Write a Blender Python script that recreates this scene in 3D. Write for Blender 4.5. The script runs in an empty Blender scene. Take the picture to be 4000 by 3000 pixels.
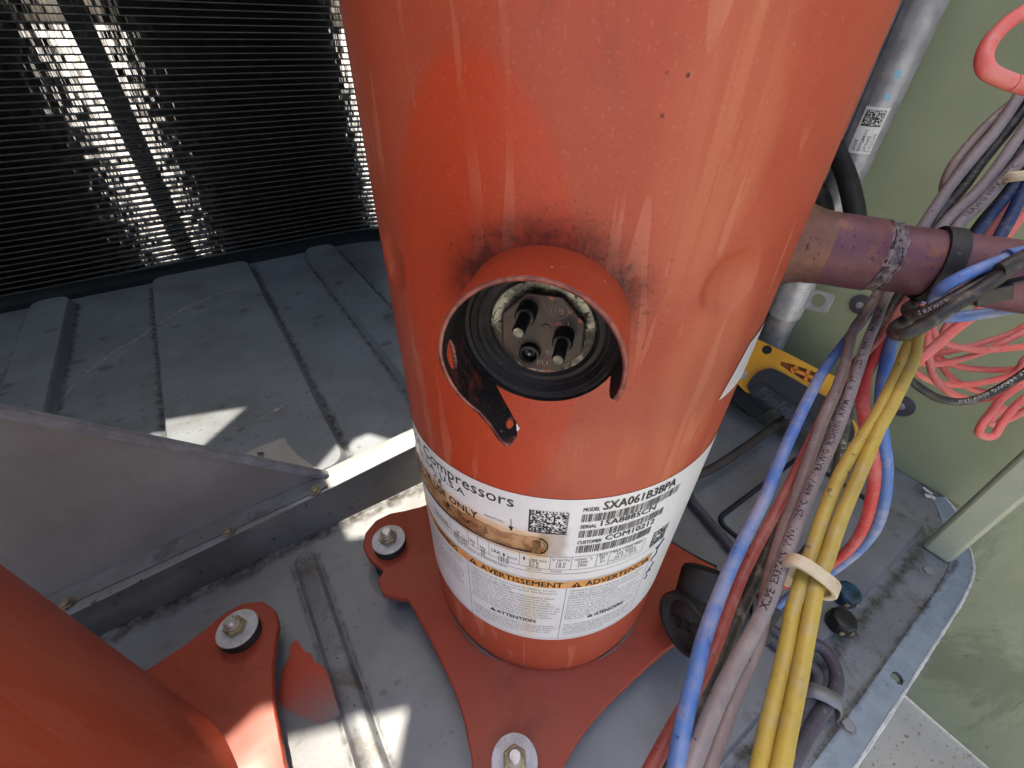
import bpy, bmesh, math, random
from mathutils import noise as mnoise
from mathutils import Vector, Matrix
from mathutils.geometry import tessellate_polygon
random.seed(7)
S = bpy.context.scene
COL = S.collection
rad = math.radians

# ------------------------------------------------------------------ camera, world, sun, exposure
FPX = 1725.0                                   # focal length in pixels of the 4000 px wide photograph
CAM = Vector((-0.1609, -0.1729, 0.45))
RT = Vector((0.8301, -0.5575, 0.0134)); DN = Vector((-0.3397, -0.5246, -0.7806)); FW = Vector((0.4422, 0.6434, -0.6249))
cd = bpy.data.cameras.new('camera'); cam = bpy.data.objects.new('camera', cd); COL.objects.link(cam)
cd.sensor_width = 36.0; cd.lens = 36.0*FPX/4000.0; cd.clip_start = 0.01; cd.clip_end = 2000.0
m3 = Matrix((RT, -DN, -FW)).transposed()
cam.matrix_world = Matrix.Translation(CAM) @ m3.to_4x4()
S.camera = cam

SUN = Vector((0.10, 0.35, 0.93)).normalized()  # towards the sun
w = bpy.data.worlds.new('World'); S.world = w; w.use_nodes = True
nt = w.node_tree; nt.nodes.clear()
sky = nt.nodes.new('ShaderNodeTexSky'); sky.sky_type = 'NISHITA'; sky.sun_disc = False; sky.air_density = 0.8; sky.dust_density = 5.0; sky.ozone_density = 0.3
sky.sun_elevation = math.asin(SUN.z); sky.sun_rotation = math.atan2(SUN.x, SUN.y)
bg = nt.nodes.new('ShaderNodeBackground'); bg.inputs['Strength'].default_value = 0.15
ow = nt.nodes.new('ShaderNodeOutputWorld')
nt.links.new(sky.outputs[0], bg.inputs[0]); nt.links.new(bg.outputs[0], ow.inputs[0])
sd = bpy.data.lights.new('sun', 'SUN'); sd.energy = 3.0; sd.angle = rad(0.5); sd.color = (1.0, 0.90, 0.74)
so = bpy.data.objects.new('sun', sd); COL.objects.link(so); so.location = (0, 0, 5)
so.rotation_euler = SUN.to_track_quat('Z', 'Y').to_euler()
S.view_settings.view_transform = 'Standard'; S.view_settings.look = 'None'
S.view_settings.exposure = 1.5; S.view_settings.gamma = 1.0
S.view_settings.use_curve_mapping = False
S.cycles.adaptive_threshold = 0.02; S.cycles.max_bounces = 5; S.cycles.diffuse_bounces = 3; S.cycles.glossy_bounces = 2; S.cycles.transmission_bounces = 1

# ------------------------------------------------------------------ survey helpers: pixel of the photograph -> point on a known surface
def ray(px, py): return (RT*(px-2000) + DN*(py-1500) + FW*FPX).normalized()
def at_z(px, py, z): d = ray(px, py); return CAM + d*((z-CAM.z)/d.z)
def at_x(px, py, x): d = ray(px, py); return CAM + d*((x-CAM.x)/d.x)
def at_y(px, py, y): d = ray(px, py); return CAM + d*((y-CAM.y)/d.y)
def at_d(px, py, dep): return CAM + RT*((px-2000)/FPX*dep) + DN*((py-1500)/FPX*dep) + FW*dep
def on_plane(px, py, o, n): d = ray(px, py); return CAM + d*((o-CAM).dot(n)/d.dot(n))

# ------------------------------------------------------------------ shape helpers: each returns (verts, faces)
def join(*ms):
    V, F = [], []
    for v, f in ms:
        b = len(V); V += list(v); F += [tuple(i+b for i in q) for q in f]
    return V, F
def box(x0, x1, y0, y1, z0, z1):
    v = [Vector((x, y, z)) for z in (z0, z1) for y in (y0, y1) for x in (x0, x1)]
    return v, [(0,2,3,1), (4,5,7,6), (0,1,5,4), (2,6,7,3), (0,4,6,2), (1,3,7,5)]
def basis(ax):
    ax = Vector(ax).normalized(); u = ax.orthogonal().normalized()
    if abs(ax.z) > 0.99: u = Vector((1, 0, 0))
    return u, ax.cross(u), ax
def lathe(prof, n, o=(0,0,0), ax=(0,0,1), cap0=True, cap1=True, fu=None):
    u, v, a = basis(ax)
    if fu is not None:
        u = Vector(fu); v = a.cross(u)
    o = Vector(o); V = []; F = []
    for r, h in prof:
        for i in range(n):
            t = 2*math.pi*i/n; V.append(o + a*h + u*(r*math.cos(t)) + v*(r*math.sin(t)))
    for j in range(len(prof)-1):
        for i in range(n):
            k = (i+1) % n; F.append((j*n+i, j*n+k, (j+1)*n+k, (j+1)*n+i))
    if cap0: F.append(tuple(reversed(range(n))))
    if cap1: F.append(tuple(range((len(prof)-1)*n, len(prof)*n)))
    return V, F
def spline(pts, seg=8):
    P = [Vector(p) for p in pts]
    P = [P[0]*2-P[1]] + P + [P[-1]*2-P[-2]]
    out = []
    for i in range(1, len(P)-2):
        a, b, c, d = P[i-1], P[i], P[i+1], P[i+2]
        for k in range(seg):
            t = k/seg
            out.append(0.5*((2*b) + (c-a)*t + (2*a-5*b+4*c-d)*t*t + (3*b-a-3*c+d)*t**3))
    out.append(P[-2].copy())
    return out
def tube(P, r, n=12, closed=False):
    V = []; F = []; L = len(P)
    T = []
    for i in range(L):
        a = P[(i-1) % L] if closed or i > 0 else P[i]
        b = P[(i+1) % L] if closed or i < L-1 else P[i]
        T.append((b-a).normalized())
    u = T[0].orthogonal().normalized()
    for i in range(L):
        u = (u - T[i]*u.dot(T[i])).normalized(); v = T[i].cross(u)
        rr = r[i] if isinstance(r, (list, tuple)) else r
        for k in range(n):
            t = 2*math.pi*k/n; V.append(P[i] + u*(rr*math.cos(t)) + v*(rr*math.sin(t)))
    for i in range(L if closed else L-1):
        j = (i+1) % L
        for k in range(n):
            q = (k+1) % n; F.append((i*n+k, i*n+q, j*n+q, j*n+k))
    if not closed:
        F.append(tuple(reversed(range(n)))); F.append(tuple(range((L-1)*n, L*n)))
    return V, F
def fill(loops3, normal=None):
    """filled polygon with holes: loops of 3D points"""
    V = [Vector(p) for l in loops3 for p in l]
    return V, [tuple(t) for t in tessellate_polygon([[Vector(p) for p in l] for l in loops3])]
def slab(loops, vec):
    """extruded polygon with holes"""
    vec = Vector(vec)
    V0, F0 = fill(loops); n = len(V0)
    V = V0 + [p+vec for p in V0]
    F = list(F0) + [tuple(i+n for i in reversed(f)) for f in F0]
    b = 0
    for l in loops:
        m = len(l)
        for i in range(m):
            j = (i+1) % m; F.append((b+i, b+j, n+b+j, n+b+i))
        b += m
    return V, F
def rrect(x0, x1, y0, y1, r, n=6):
    out = []
    for cx, cy, a in ((x1-r, y1-r, 0), (x0+r, y1-r, 90), (x0+r, y0+r, 180), (x1-r, y0+r, 270)):
        for k in range(n+1):
            t = rad(a+90*k/n); out.append((cx+r*math.cos(t), cy+r*math.sin(t)))
    return out
def plateau(x0, x1, y0, y1, r, z0, z1, ins, rnd=3):
    loops = []
    for k in range(rnd+1):
        t = k/rnd; s = ins*(1-math.cos(t*math.pi/2)) if False else ins*t
        zz = z0 + (z1-z0)*(0.5-0.5*math.cos(math.pi*t))
        loops.append([Vector((x, y, zz)) for x, y in rrect(x0+s, x1-s, y0+s, y1-s, max(r-s, 0.0008))])
    n = len(loops[0]); V = [p for l in loops for p in l]; F = []
    for j in range(len(loops)-1):
        for i in range(n):
            k = (i+1) % n; F.append((j*n+i, j*n+k, (j+1)*n+k, (j+1)*n+i))
    F.append(tuple(range((len(loops)-1)*n, len(loops)*n)))
    return V, F

def obj(name, vf, mat, parent=None, smooth=True, bevel=0.0, solid=0.0, auto=40, **props):
    v, f = vf
    off = parent['_w'] if parent is not None else (0, 0, 0)
    off = Vector(off)
    me = bpy.data.meshes.new(name)
    me.from_pydata([tuple(Vector(p)-off) for p in v], [], [tuple(q) for q in f])
    bm = bmesh.new(); bm.from_mesh(me); bmesh.ops.recalc_face_normals(bm, faces=bm.faces); bm.to_mesh(me); bm.free()
    for mm in (mat if isinstance(mat, (list, tuple)) else [mat]): me.materials.append(mm)
    if smooth:
        me.polygons.foreach_set('use_smooth', [True]*len(me.polygons))
        try: me.set_sharp_from_angle(angle=rad(auto))
        except Exception: pass
    o = bpy.data.objects.new(name, me); COL.objects.link(o)
    o['_w'] = list(off)
    if parent is not None: o.parent = parent
    if bevel:
        b = o.modifiers.new('bevel', 'BEVEL'); b.width = bevel; b.segments = 2; b.limit_method = 'ANGLE'; b.angle_limit = rad(35)
    if solid:
        s = o.modifiers.new('solid', 'SOLIDIFY'); s.thickness = solid; s.offset = -1
    for k, x in props.items(): o[k] = x
    return o
def thing(name, loc, label, cat, group=None):
    o = bpy.data.objects.new(name, None); COL.objects.link(o); o.location = loc; o['_w'] = list(loc)
    o.empty_display_size = 0.02
    o['label'] = label; o['category'] = cat
    if group: o['group'] = group
    return o
def tag(o, label, cat, group=None):
    o['label'] = label; o['category'] = cat
    if group: o['group'] = group
    return o

# ------------------------------------------------------------------ materials
def lin(c):
    if isinstance(c, str):
        c = [int(c[i:i+2], 16)/255 for i in (0, 2, 4)]
    return tuple((x/12.92 if x <= 0.04045 else ((x+0.055)/1.055)**2.4) for x in c) + (1.0,)
class NT:
    def __init__(s, name):
        s.m = bpy.data.materials.new(name); s.m.use_nodes = True; s.t = s.m.node_tree
        s.b = s.t.nodes['Principled BSDF']; s.tc = s.t.nodes.new('ShaderNodeTexCoord'); s.co = s.tc.outputs['Object']
    def n(s, typ, **kw):
        x = s.t.nodes.new(typ)
        for k, v in kw.items(): setattr(x, k, v)
        return x
    def link(s, a, b): s.t.links.new(a, b)
    def setin(s, node, i, v):
        if hasattr(v, 'is_output') or isinstance(v, bpy.types.NodeSocket): s.link(v, node.inputs[i])
        else: node.inputs[i].default_value = v
    def math(s, op, a, b=0.0, c=0.0, clamp=False):
        x = s.n('ShaderNodeMath', operation=op, use_clamp=clamp)
        s.setin(x, 0, a); s.setin(x, 1, b); s.setin(x, 2, c); return x.outputs[0]
    def noise(s, scale, detail=4, rough=0.55, vec=None, dist=0.0):
        x = s.n('ShaderNodeTexNoise'); s.link(vec or s.co, x.inputs['Vector'])
        x.inputs['Scale'].default_value = scale; x.inputs['Detail'].default_value = detail
        x.inputs['Roughness'].default_value = rough; x.inputs['Distortion'].default_value = dist
        return x.outputs[0]
    def voro(s, scale, vec=None, feature='F1'):
        x = s.n('ShaderNodeTexVoronoi', feature=feature); s.link(vec or s.co, x.inputs['Vector']); x.inputs['Scale'].default_value = scale
        return x
    def ramp(s, fac, lo, hi, a=0.0, b=1.0):
        x = s.n('ShaderNodeMapRange'); x.clamp = True; x.interpolation_type = 'SMOOTHSTEP'
        s.link(fac, x.inputs[0])
        for i, v in zip((1, 2, 3, 4), (lo, hi, a, b)): x.inputs[i].default_value = v
        return x.outputs[0]
    def mix(s, fac, a, b):
        x = s.n('ShaderNodeMix', data_type='RGBA')
        s.setin(x, 0, fac); s.setin(x, 6, a); s.setin(x, 7, b); return x.outputs[2]
    def map(s, scale=(1,1,1), loc=(0,0,0), rot=(0,0,0), vec=None):
        x = s.n('ShaderNodeMapping'); s.link(vec or s.co, x.inputs[0])
        x.inputs['Scale'].default_value = scale; x.inputs['Location'].default_value = loc; x.inputs['Rotation'].default_value = rot
        return x.outputs[0]
    def sep(s, vec=None):
        x = s.n('ShaderNodeSeparateXYZ'); s.link(vec or s.co, x.inputs[0]); return x.outputs
    def comb(s, a, b, c):
        x = s.n('ShaderNodeCombineXYZ'); s.setin(x, 0, a); s.setin(x, 1, b); s.setin(x, 2, c); return x.outputs[0]
    def bump(s, h, strength=0.3, dist=0.001):
        x = s.n('ShaderNodeBump'); s.link(h, x.inputs['Height']); x.inputs['Strength'].default_value = strength; x.inputs['Distance'].default_value = dist
        s.link(x.outputs[0], s.b.inputs['Normal'])
    def out(s, col=None, rough=None, metal=None, **kw):
        for k, v in (('Base Color', col), ('Roughness', rough), ('Metallic', metal)):
            if v is not None: s.setin(s.b, s.b.inputs.find(k), v)
        for k, v in kw.items(): s.setin(s.b, s.b.inputs.find(k), v)
        return s.m
def simple(name, c1, c2=None, scale=20, rough=0.5, metal=0.0, speck=None, bump=0.0, bscale=200, rvar=0.12, aniso=(1,1,1), coat=0.0, stain=None):
    """worn surface: two tones in broad noise, optional dark specks, optional brown stains, fine bump"""
    N = NT(name); vec = N.map(aniso)
    f = N.ramp(N.noise(scale, 6, 0.6, vec), 0.35, 0.65)
    col = N.mix(f, lin(c1), lin(c2 or c1))
    if stain:
        col = N.mix(N.math('MULTIPLY', N.ramp(N.noise(stain[1], 8, 0.7, vec, 0.6), stain[2], stain[2]+0.12), stain[3]), col, lin(stain[0]))
    if speck:
        k = N.ramp(N.noise(speck[1], 3, 0.6), speck[2], speck[2]+0.05)
        col = N.mix(k, col, lin(speck[0]))
    r = N.math('ADD', N.math('MULTIPLY', N.noise(scale*2.3, 6, 0.65), rvar*2), rough-rvar, clamp=True)
    if bump: N.bump(N.noise(bscale, 5, 0.6), bump, 0.0006)
    return N.out(col, r, metal, **({'Coat Weight': coat, 'Coat Roughness': 0.15} if coat else {}))

# red oxide paint of the compressors, in cylinder coordinates (s along the girth, z up)
def red_paint(name, fence=False, foot=False):
    N = NT(name)
    X = N.sep()
    if not foot:
        th = N.math('ARCTAN2', N.math('MULTIPLY', X[1], -1.0), N.math('MULTIPLY', X[0], -1.0))   # 0 at -x, seam at +x
        sv = N.math('MULTIPLY', th, 0.1)
        cyl = N.comb(sv, X[2], 0.0)
    else:
        sv = X[0]; cyl = N.co
    base = N.mix(N.ramp(N.noise(9, 4, 0.6, cyl), 0.3, 0.7), lin('a6442a'), lin('ae4e34'))
    v = N.voro(150, cyl); vs = N.math('MULTIPLY', N.ramp(v.outputs['Distance'], 0.11, 0.06), N.ramp(N.noise(23, 3, 0.6, cyl), 0.56, 0.64))
    h = N.noise(260, 3, 0.6)
    rough = N.math('ADD', N.math('MULTIPLY', N.noise(24, 4, 0.7, cyl), 0.26), 0.37)
    if not foot:
        warp = N.noise(14, 4, 0.6, cyl)
        def zone(deg, z, ws, wz, soft, amp=0.35):
            a = N.math('DIVIDE', N.math('SUBTRACT', sv, 0.1*rad(180+deg)), ws); b = N.math('DIVIDE', N.math('SUBTRACT', X[2], z), wz)
            d = N.math('SQRT', N.math('ADD', N.math('MULTIPLY', a, a), N.math('MULTIPLY', b, b)))
            d = N.math('ADD', d, N.math('MULTIPLY', N.math('SUBTRACT', warp, 0.5), amp))
            return N.ramp(d, 1.0, 1.0-soft)
        streak = N.noise(1.0, 6, 0.62, N.map((70, 4.5, 1), vec=cyl), 0.5)
        k1 = N.ramp(streak, 0.47, 0.60)
        if fence:
            # deeper colour left of the terminal cover; chalky runs and painted reflections right of it; grime high on the right
            base = N.mix(N.math('MULTIPLY', zone(-153, 0.352, 0.043, 0.098, 0.08, 0.08), 0.62), base, lin('b83a12'))
            chalk_sheen = N.math('MAXIMUM', zone(-112, 0.425, 0.022, 0.060, 0.5, 0.8), zone(-98, 0.330, 0.026, 0.085, 0.5, 0.8))  # second zone paints yellowish vertical reflections in as pale streaks
            chalk_sheen = N.math('MAXIMUM', chalk_sheen, N.math('MULTIPLY', zone(-122, 0.300, 0.030, 0.030, 0.5, 0.9), 0.6))
            base = N.mix(N.math('MULTIPLY', N.math('MULTIPLY', chalk_sheen, k1), 0.32), base, lin('c87e58'))
            base = N.mix(N.math('MULTIPLY', chalk_sheen, 0.16), base, lin('c87850'))
            grime = N.math('MAXIMUM', zone(-104, 0.490, 0.030, 0.050, 0.8, 1.2), N.math('MULTIPLY', zone(-135, 0.455, 0.030, 0.045, 0.9, 1.2), 0.5))
            gs_ = N.ramp(N.noise(1.0, 6, 0.65, N.map((34, 16, 1), (3.1, 1.7, 0), vec=cyl), 2.2), 0.45, 0.62)
            base = N.mix(N.math('MULTIPLY', N.math('MULTIPLY', grime, gs_), 0.50), base, lin('7c3a2e'))
            rough = N.math('ADD', rough, N.math('MULTIPLY', N.math('MULTIPLY', chalk_sheen, k1), 0.10))
        else:
            base = N.mix(N.math('MULTIPLY', k1, 0.14), base, lin('c07058'))
        drip = N.noise(1.0, 3, 0.45, N.map((95, 11, 1), (7.3, 2.2, 0), vec=cyl), 0.8)
        k3 = N.math('MULTIPLY', N.ramp(drip, 0.60, 0.62), N.ramp(N.noise(11, 2, 0.5, cyl), 0.44, 0.54))
        base = N.mix(N.math('MULTIPLY', k3, 0.26 if fence else 0.10), base, lin('cf8a6c'))
        h = N.math('ADD', h, N.math('MULTIPLY', k3, 0.7))
    base = N.mix(N.math('MULTIPLY', vs, 0.85), base, lin('3a1712'))
    dust = N.ramp(N.noise(900, 2, 0.5), 0.60, 0.70)
    base = N.mix(N.math('MULTIPLY', dust, 0.10), base, lin('d89c84'))
    if foot:
        base = N.mix(0.45, base, lin('8a3424')); base = N.mix(N.math('MULTIPLY', N.ramp(N.noise(34, 6, 0.7), 0.48, 0.70), 0.55), base, lin('6e2c22'))
    if fence:
        # soot blown out of the terminal cover: arc above the collar
        ds = N.math('SUBTRACT', sv, 0.1*(math.pi-rad(138.27))); dz = N.math('SUBTRACT', X[2], 0.3668)
        dx = N.math('ADD', ds, 0.001)
        d = N.math('SQRT', N.math('ADD', N.math('MULTIPLY', dx, dx), N.math('MULTIPLY', dz, dz)))
        d = N.math('ADD', d, N.math('MULTIPLY', N.noise(60, 4, 0.6, cyl), 0.008))
        ring = N.ramp(d, 0.050, 0.0335)
        ring = N.math('MULTIPLY', ring, N.ramp(dz, -0.004, 0.020))
        ring = N.math('MULTIPLY', ring, N.math('ADD', N.math('MULTIPLY', N.ramp(N.noise(95, 7, 0.75, cyl, 0.4), 0.40, 0.62), 0.5), 0.5))
        base = N.mix(N.math('MULTIPLY', ring, 0.90), base, lin('140c0a'))
        sp = N.math('MULTIPLY', N.ramp(N.noise(420, 3, 0.7, cyl), 0.58, 0.66), N.ramp(d, 0.066, 0.036))
        base = N.mix(N.math('MULTIPLY', sp, 0.5), base, lin('1c1210'))
        rough = N.math('ADD', rough, N.math('MULTIPLY', ring, 0.25), clamp=True)
    h = N.math('SUBTRACT', h, N.math('MULTIPLY', vs, 1.5))
    N.bump(h, 0.15, 0.0006)
    return N.out(base, rough, 0.0, **{'Coat Weight': 0.06, 'Coat Roughness': 0.2, 'Specular IOR Level': 0.38})
M = {}
M['shell'] = red_paint('red_oxide_paint_scorched', True)
M['red'] = red_paint('red_oxide_paint')
M['foot'] = red_paint('red_oxide_plate', foot=True)
M['soot'] = simple('soot_black', '141110', '2a2422', 60, 0.55, 0, ('5a544e', 900, 0.66), 0.6, 700)
M['sootin'] = simple('soot_over_paint', '12100f', '241d1b', 60, 0.5, 0, ('77706a', 620, 0.665), 0.7, 700, stain=('7c3624', 42, 0.53, 0.75))
M['fence'] = simple('fence_paint', 'ad4325', 'a23d22', 40, 0.42, 0, ('e0a890', 700, 0.68), 0.15, 300)
M['rim'] = simple('worn_rim', '9a5a4c', '6b3a33', 220, 0.38, 0.2)
M['black'] = simple('black_plastic', '0f0e0e', '1c1b1b', 80, 0.45, 0, ('3a3632', 700, 0.66), 0.2, 500)
M['rubber'] = simple('black_rubber', '161616', '262524', 60, 0.62, 0, ('4a4742', 500, 0.64), 0.3, 400)
M['block'] = simple('terminal_block', '1e1512', '40261e', 110, 0.42, 0, ('b04a2a', 150, 0.62), 0.3, 500)
M['silver'] = simple('tinned_ring', '9a9888', '4a4840', 130, 0.35, 0.5, ('15120f', 420, 0.58), 0.3, 500, stain=('14110f', 55, 0.46, 0.92))
M['pin'] = simple('sooty_pin', '131212', '2a2826', 200, 0.35, 0.5)
M['pinend'] = simple('pin_end', '8b8880', '55524c', 300, 0.3, 0.8)
M['steel'] = simple('zinc_plated', 'cdcdca', 'a5a49f', 120, 0.32, 0.45, ('5c5240', 300, 0.66), 0.15, 400)
M['washer'] = simple('white_washer', 'c4c4c8', 'b0b0b4', 150, 0.45, 0.1, ('55514c', 600, 0.64), 0.15, 500)
M['nut'] = simple('yellow_zinc_nut', 'a89c80', '84785f', 150, 0.35, 0.4)
M['pan'] = simple('galvanised_pan', '82868b', '72757a', 14, 0.46, 0.15, ('3c3d3c', 420, 0.63), 0.15, 300, 0.14, stain=('54493a', 12, 0.54, 0.7))
def spotted(name, c1, c2, rough, metal, amt):
    N = NT(name)
    col = N.mix(N.ramp(N.noise(10, 5, 0.6), 0.3, 0.7), lin(c1), lin(c2))
    col = N.mix(N.math('MULTIPLY', N.ramp(N.noise(5, 6, 0.65, N.map((1, 1, 1), (4, 2, 0))), 0.50, 0.68), 0.45), col, lin('5c564a'))
    sc = N.map((1.0, 1.35, 1), vec=None)
    wv = N.n('ShaderNodeVectorMath', operation='ADD'); N.link(sc, wv.inputs[0])
    nz = N.n('ShaderNodeTexNoise'); N.link(N.co, nz.inputs['Vector']); nz.inputs['Scale'].default_value = 45; nz.inputs['Detail'].default_value = 4
    ns = N.n('ShaderNodeVectorMath', operation='SCALE'); N.link(nz.outputs['Color'], ns.inputs[0]); ns.inputs['Scale'].default_value = 0.016
    N.link(ns.outputs[0], wv.inputs[1])
    for sca, mx, k in ((26, 0.34, 0.80), (60, 0.36, 0.7), (130, 0.34, 0.6)):
        v = N.voro(sca, wv.outputs[0])
        rnd = N.sep(v.outputs['Color'])
        size = N.math('MULTIPLY', N.ramp(rnd[0], 0.55, 1.0), mx)
        m = N.ramp(N.math('SUBTRACT', v.outputs['Distance'], size), 0.05, -0.09)
        m = N.math('MULTIPLY', m, N.ramp(rnd[0], 0.55, 0.60)); m = N.math('MULTIPLY', m, N.ramp(N.noise(3.7, 3, 0.6, N.map((1, 1, 1), (sca, 1, 0))), 0.44, 0.58))
        col = N.mix(N.math('MULTIPLY', m, k*amt), col, lin('37342c'))
    N.bump(N.noise(300, 4, 0.6), 0.15, 0.0006)
    r = N.math('ADD', N.math('MULTIPLY', N.noise(22, 5, 0.65), 0.26), rough-0.13)
    return N.out(col, r, metal)
M['panback'] = spotted('galvanised_pan_spotted', '8b929b', '7b8189', 0.46, 0.1, 0.6)
M['deck'] = spotted('galvanised_deck', '85888c', '74767a', 0.46, 0.12, 0.5)
def dirtmat(name, c, lo=0.35, hi=0.6, a=0.85):
    N = NT(name); at = N.n('ShaderNodeAttribute'); at.attribute_name = 'w'
    k = N.math('MULTIPLY', N.ramp(at.outputs['Fac'], 0.05, 0.9), N.ramp(N.noise(90, 5, 0.65), lo, hi))
    return N.out(lin(c), 0.85, 0.0, Alpha=N.math('MULTIPLY', k, a))
M['dirt'] = dirtmat('brown_dirt', '4a4234', 0.25, 0.75, 0.75)
M['darkdirt'] = dirtmat('dark_dirt', '322e29', 0.28, 0.80, 0.62)
M['scratch'] = dirtmat('pale_scratch', 'b8b4b0', 0.28, 0.66, 0.55)
M['scuff'] = dirtmat('white_scuff', 'd8d8d8', 0.30, 0.5, 0.95)
M['railshade'] = simple('shaded_rail_face', '6e6c6a', '5e5c5a', 14, 0.5, 0.2, ('35322e', 160, 0.66), 0.15, 300)  # darker copy of the rail metal, painting the shade on its front face
M['lip'] = simple('bare_zinc_lip', '95a2b1', '8492a2', 40, 0.34, 0.25, ('54585c', 380, 0.66), 0.1, 300)
M['sheet'] = simple('dusty_sheet_metal', '9a9592', '89837f', 9, 0.55, 0.15, ('8a8580', 520, 0.60), 0.2, 420)
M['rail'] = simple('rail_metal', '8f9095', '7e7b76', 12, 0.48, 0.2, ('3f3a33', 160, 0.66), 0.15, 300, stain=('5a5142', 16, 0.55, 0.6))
M['green'] = simple('olive_green_paint', 'a3ab8a', '99a280', 6, 0.5, 0.0, ('5d6449', 420, 0.72), 0.12, 520)
M['door'] = simple('olive_door_weathered', 'a5aa8c', '9aa082', 5, 0.5, 0.0, ('34362a', 130, 0.69), 0.12, 520, stain=('5a5c48', 2.6, 0.50, 0.4), aniso=(1, 4, 1.6))
M['post'] = simple('pale_green_post', 'b4baa4', 'aab199', 14, 0.42, 0.0, None, 0.05, 300)
M['galv'] = simple('galvanised_tube', 'b0b0b3', '94949a', 55, 0.38, 0.35, ('a9a8a8', 260, 0.60), 0.2, 380)
M['brightgalv'] = simple('bright_zinc', 'd2d2d4', 'b8b8bc', 80, 0.36, 0.25, ('8a8a8c', 260, 0.64), 0.15, 380)
M['tube'] = simple('coil_tube_aluminium', '62635f', '4a4b48', 40, 0.5, 0.2)
M['fin'] = simple('coil_fin_dark', '0e0f0e', '161715', 40, 0.7, 0.0)
M['dark'] = simple('dark_gasket', '0c0c0d', '141415', 50, 0.7)
M['gasket'] = simple('dark_blue_gasket', '10151a', '1a2026', 50, 0.6)
M['concrete'] = simple('concrete', 'b8b5ac', 'a3a097', 6, 0.85, 0, ('857d70', 110, 0.60), 0.5, 120, stain=('8a8072', 60, 0.60, 0.8))
M['white'] = simple('white_label', 'e6e6e4', 'dcdbd8', 30, 0.35)
M['orange'] = simple('orange_print', 'e8a34c', 'd99242', 60, 0.4)
M['ink'] = simple('black_ink', '17171a', '202024', 90, 0.45)
M['grayink'] = simple('grey_ink', '47474c', '55555a', 90, 0.45)
M['blueink'] = simple('blue_pen', '1c2a5c', '243470', 90, 0.45)
M['whiteprint'] = simple('white_print', 'b9b6b0', '8f8c88', 400, 0.5)
M['grayprint'] = simple('faint_print', '6a655f', '4a4642', 400, 0.5)
M['palegrey'] = simple('pale_grey', 'b2aeac', 'a6a2a0', 30, 0.8)
M['yellow'] = simple('yellow_plastic', 'e0a41c', 'd2951a', 30, 0.38, 0, None, 0.1, 300)
M['orangeplastic'] = simple('orange_plastic', 'e08a18', 'c9760f', 40, 0.35)
M['grip'] = simple('charcoal_grip', '1d1e21', '26272b', 40, 0.6, 0, None, 0.15, 600)
M['emboss'] = simple('raised_grip_lettering', '303236', '3a3c40', 60, 0.42)
M['mark'] = simple('moulded_mark', '8a7f74', '6f655b', 60, 0.42)
M['cream'] = simple('cream_nylon', 'cfc2a2', 'b8a98a', 70, 0.45, 0, ('8c7a5c', 200, 0.66), 0.1, 300)
M['hose'] = simple('mauve_grey_hose', '54505a', '47434b', 40, 0.6, 0, ('6a6668', 300, 0.62), 0.1, 300)
M['darkhose'] = simple('brown_black_hose', '332d2c', '463a38', 30, 0.55, 0, None, 0.1, 300)
M['cap'] = simple('black_cap', '121213', '1e1e20', 60, 0.4)
M['capblue'] = simple('blue_black_cap', '14181c', '1f5878', 70, 0.38)
M['caprub'] = simple('worn_edge', 'b09c70', '6a5c40', 120, 0.5)
M['skyblue'] = simple('blue_paint_fleck', '8fc4d8', '7ab4cc', 80, 0.6)
M['basebeam'] = simple('base_beam', '4b4d4c', '3c3e3d', 8, 0.6, 0.2)

def wire_mat(name, c, dusty, dust=0.5):
    N = NT(name)
    col = N.mix(N.math('MULTIPLY', N.ramp(N.noise(38, 6, 0.7), 0.42, 0.66), dust), lin(c), lin(dusty))
    col = N.mix(N.math('MULTIPLY', N.ramp(N.noise(210, 3, 0.6), 0.66, 0.72), 0.7), col, lin('2a2220'))
    col = N.mix(N.math('MULTIPLY', N.ramp(N.noise(150, 5, 0.7), 0.50, 0.68), 0.30), col, lin('a89c90'))
    col = N.mix(N.math('MULTIPLY', N.ramp(N.noise(70, 6, 0.75, N.map((1, 1, 1), (5, 3, 1))), 0.56, 0.70), 0.35), col, lin('5a4c42'))
    r = N.math('ADD', N.math('MULTIPLY', N.noise(90, 4, 0.6), 0.3), 0.40)
    N.bump(N.noise(500, 3, 0.6), 0.12, 0.0004)
    return N.out(col, r, 0.0)
WM = {'blue': wire_mat('wire_blue', '4a70b0', '9098ac', 0.8), 'red': wire_mat('wire_red', 'b83434', 'b87068', 0.6), 'salmon': wire_mat('wire_salmon', 'd8635c', 'd88a80', 0.6),
      'yellow': wire_mat('wire_yellow', 'b29a40', '928046', 0.65), 'gray': wire_mat('wire_gray', '7d7375', '958b88', 0.6), 'mauve': wire_mat('wire_mauve', '776664', '8e7d76', 0.7),
      'black': wire_mat('wire_black', '1c1a19', '4a443c', 0.6), 'brown': wire_mat('wire_brown', '8c3f3a', 'a8645a', 0.7), 'darkblue': wire_mat('wire_dark_blue', '1c2f5c', '3c4c70', 0.6)}

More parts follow.
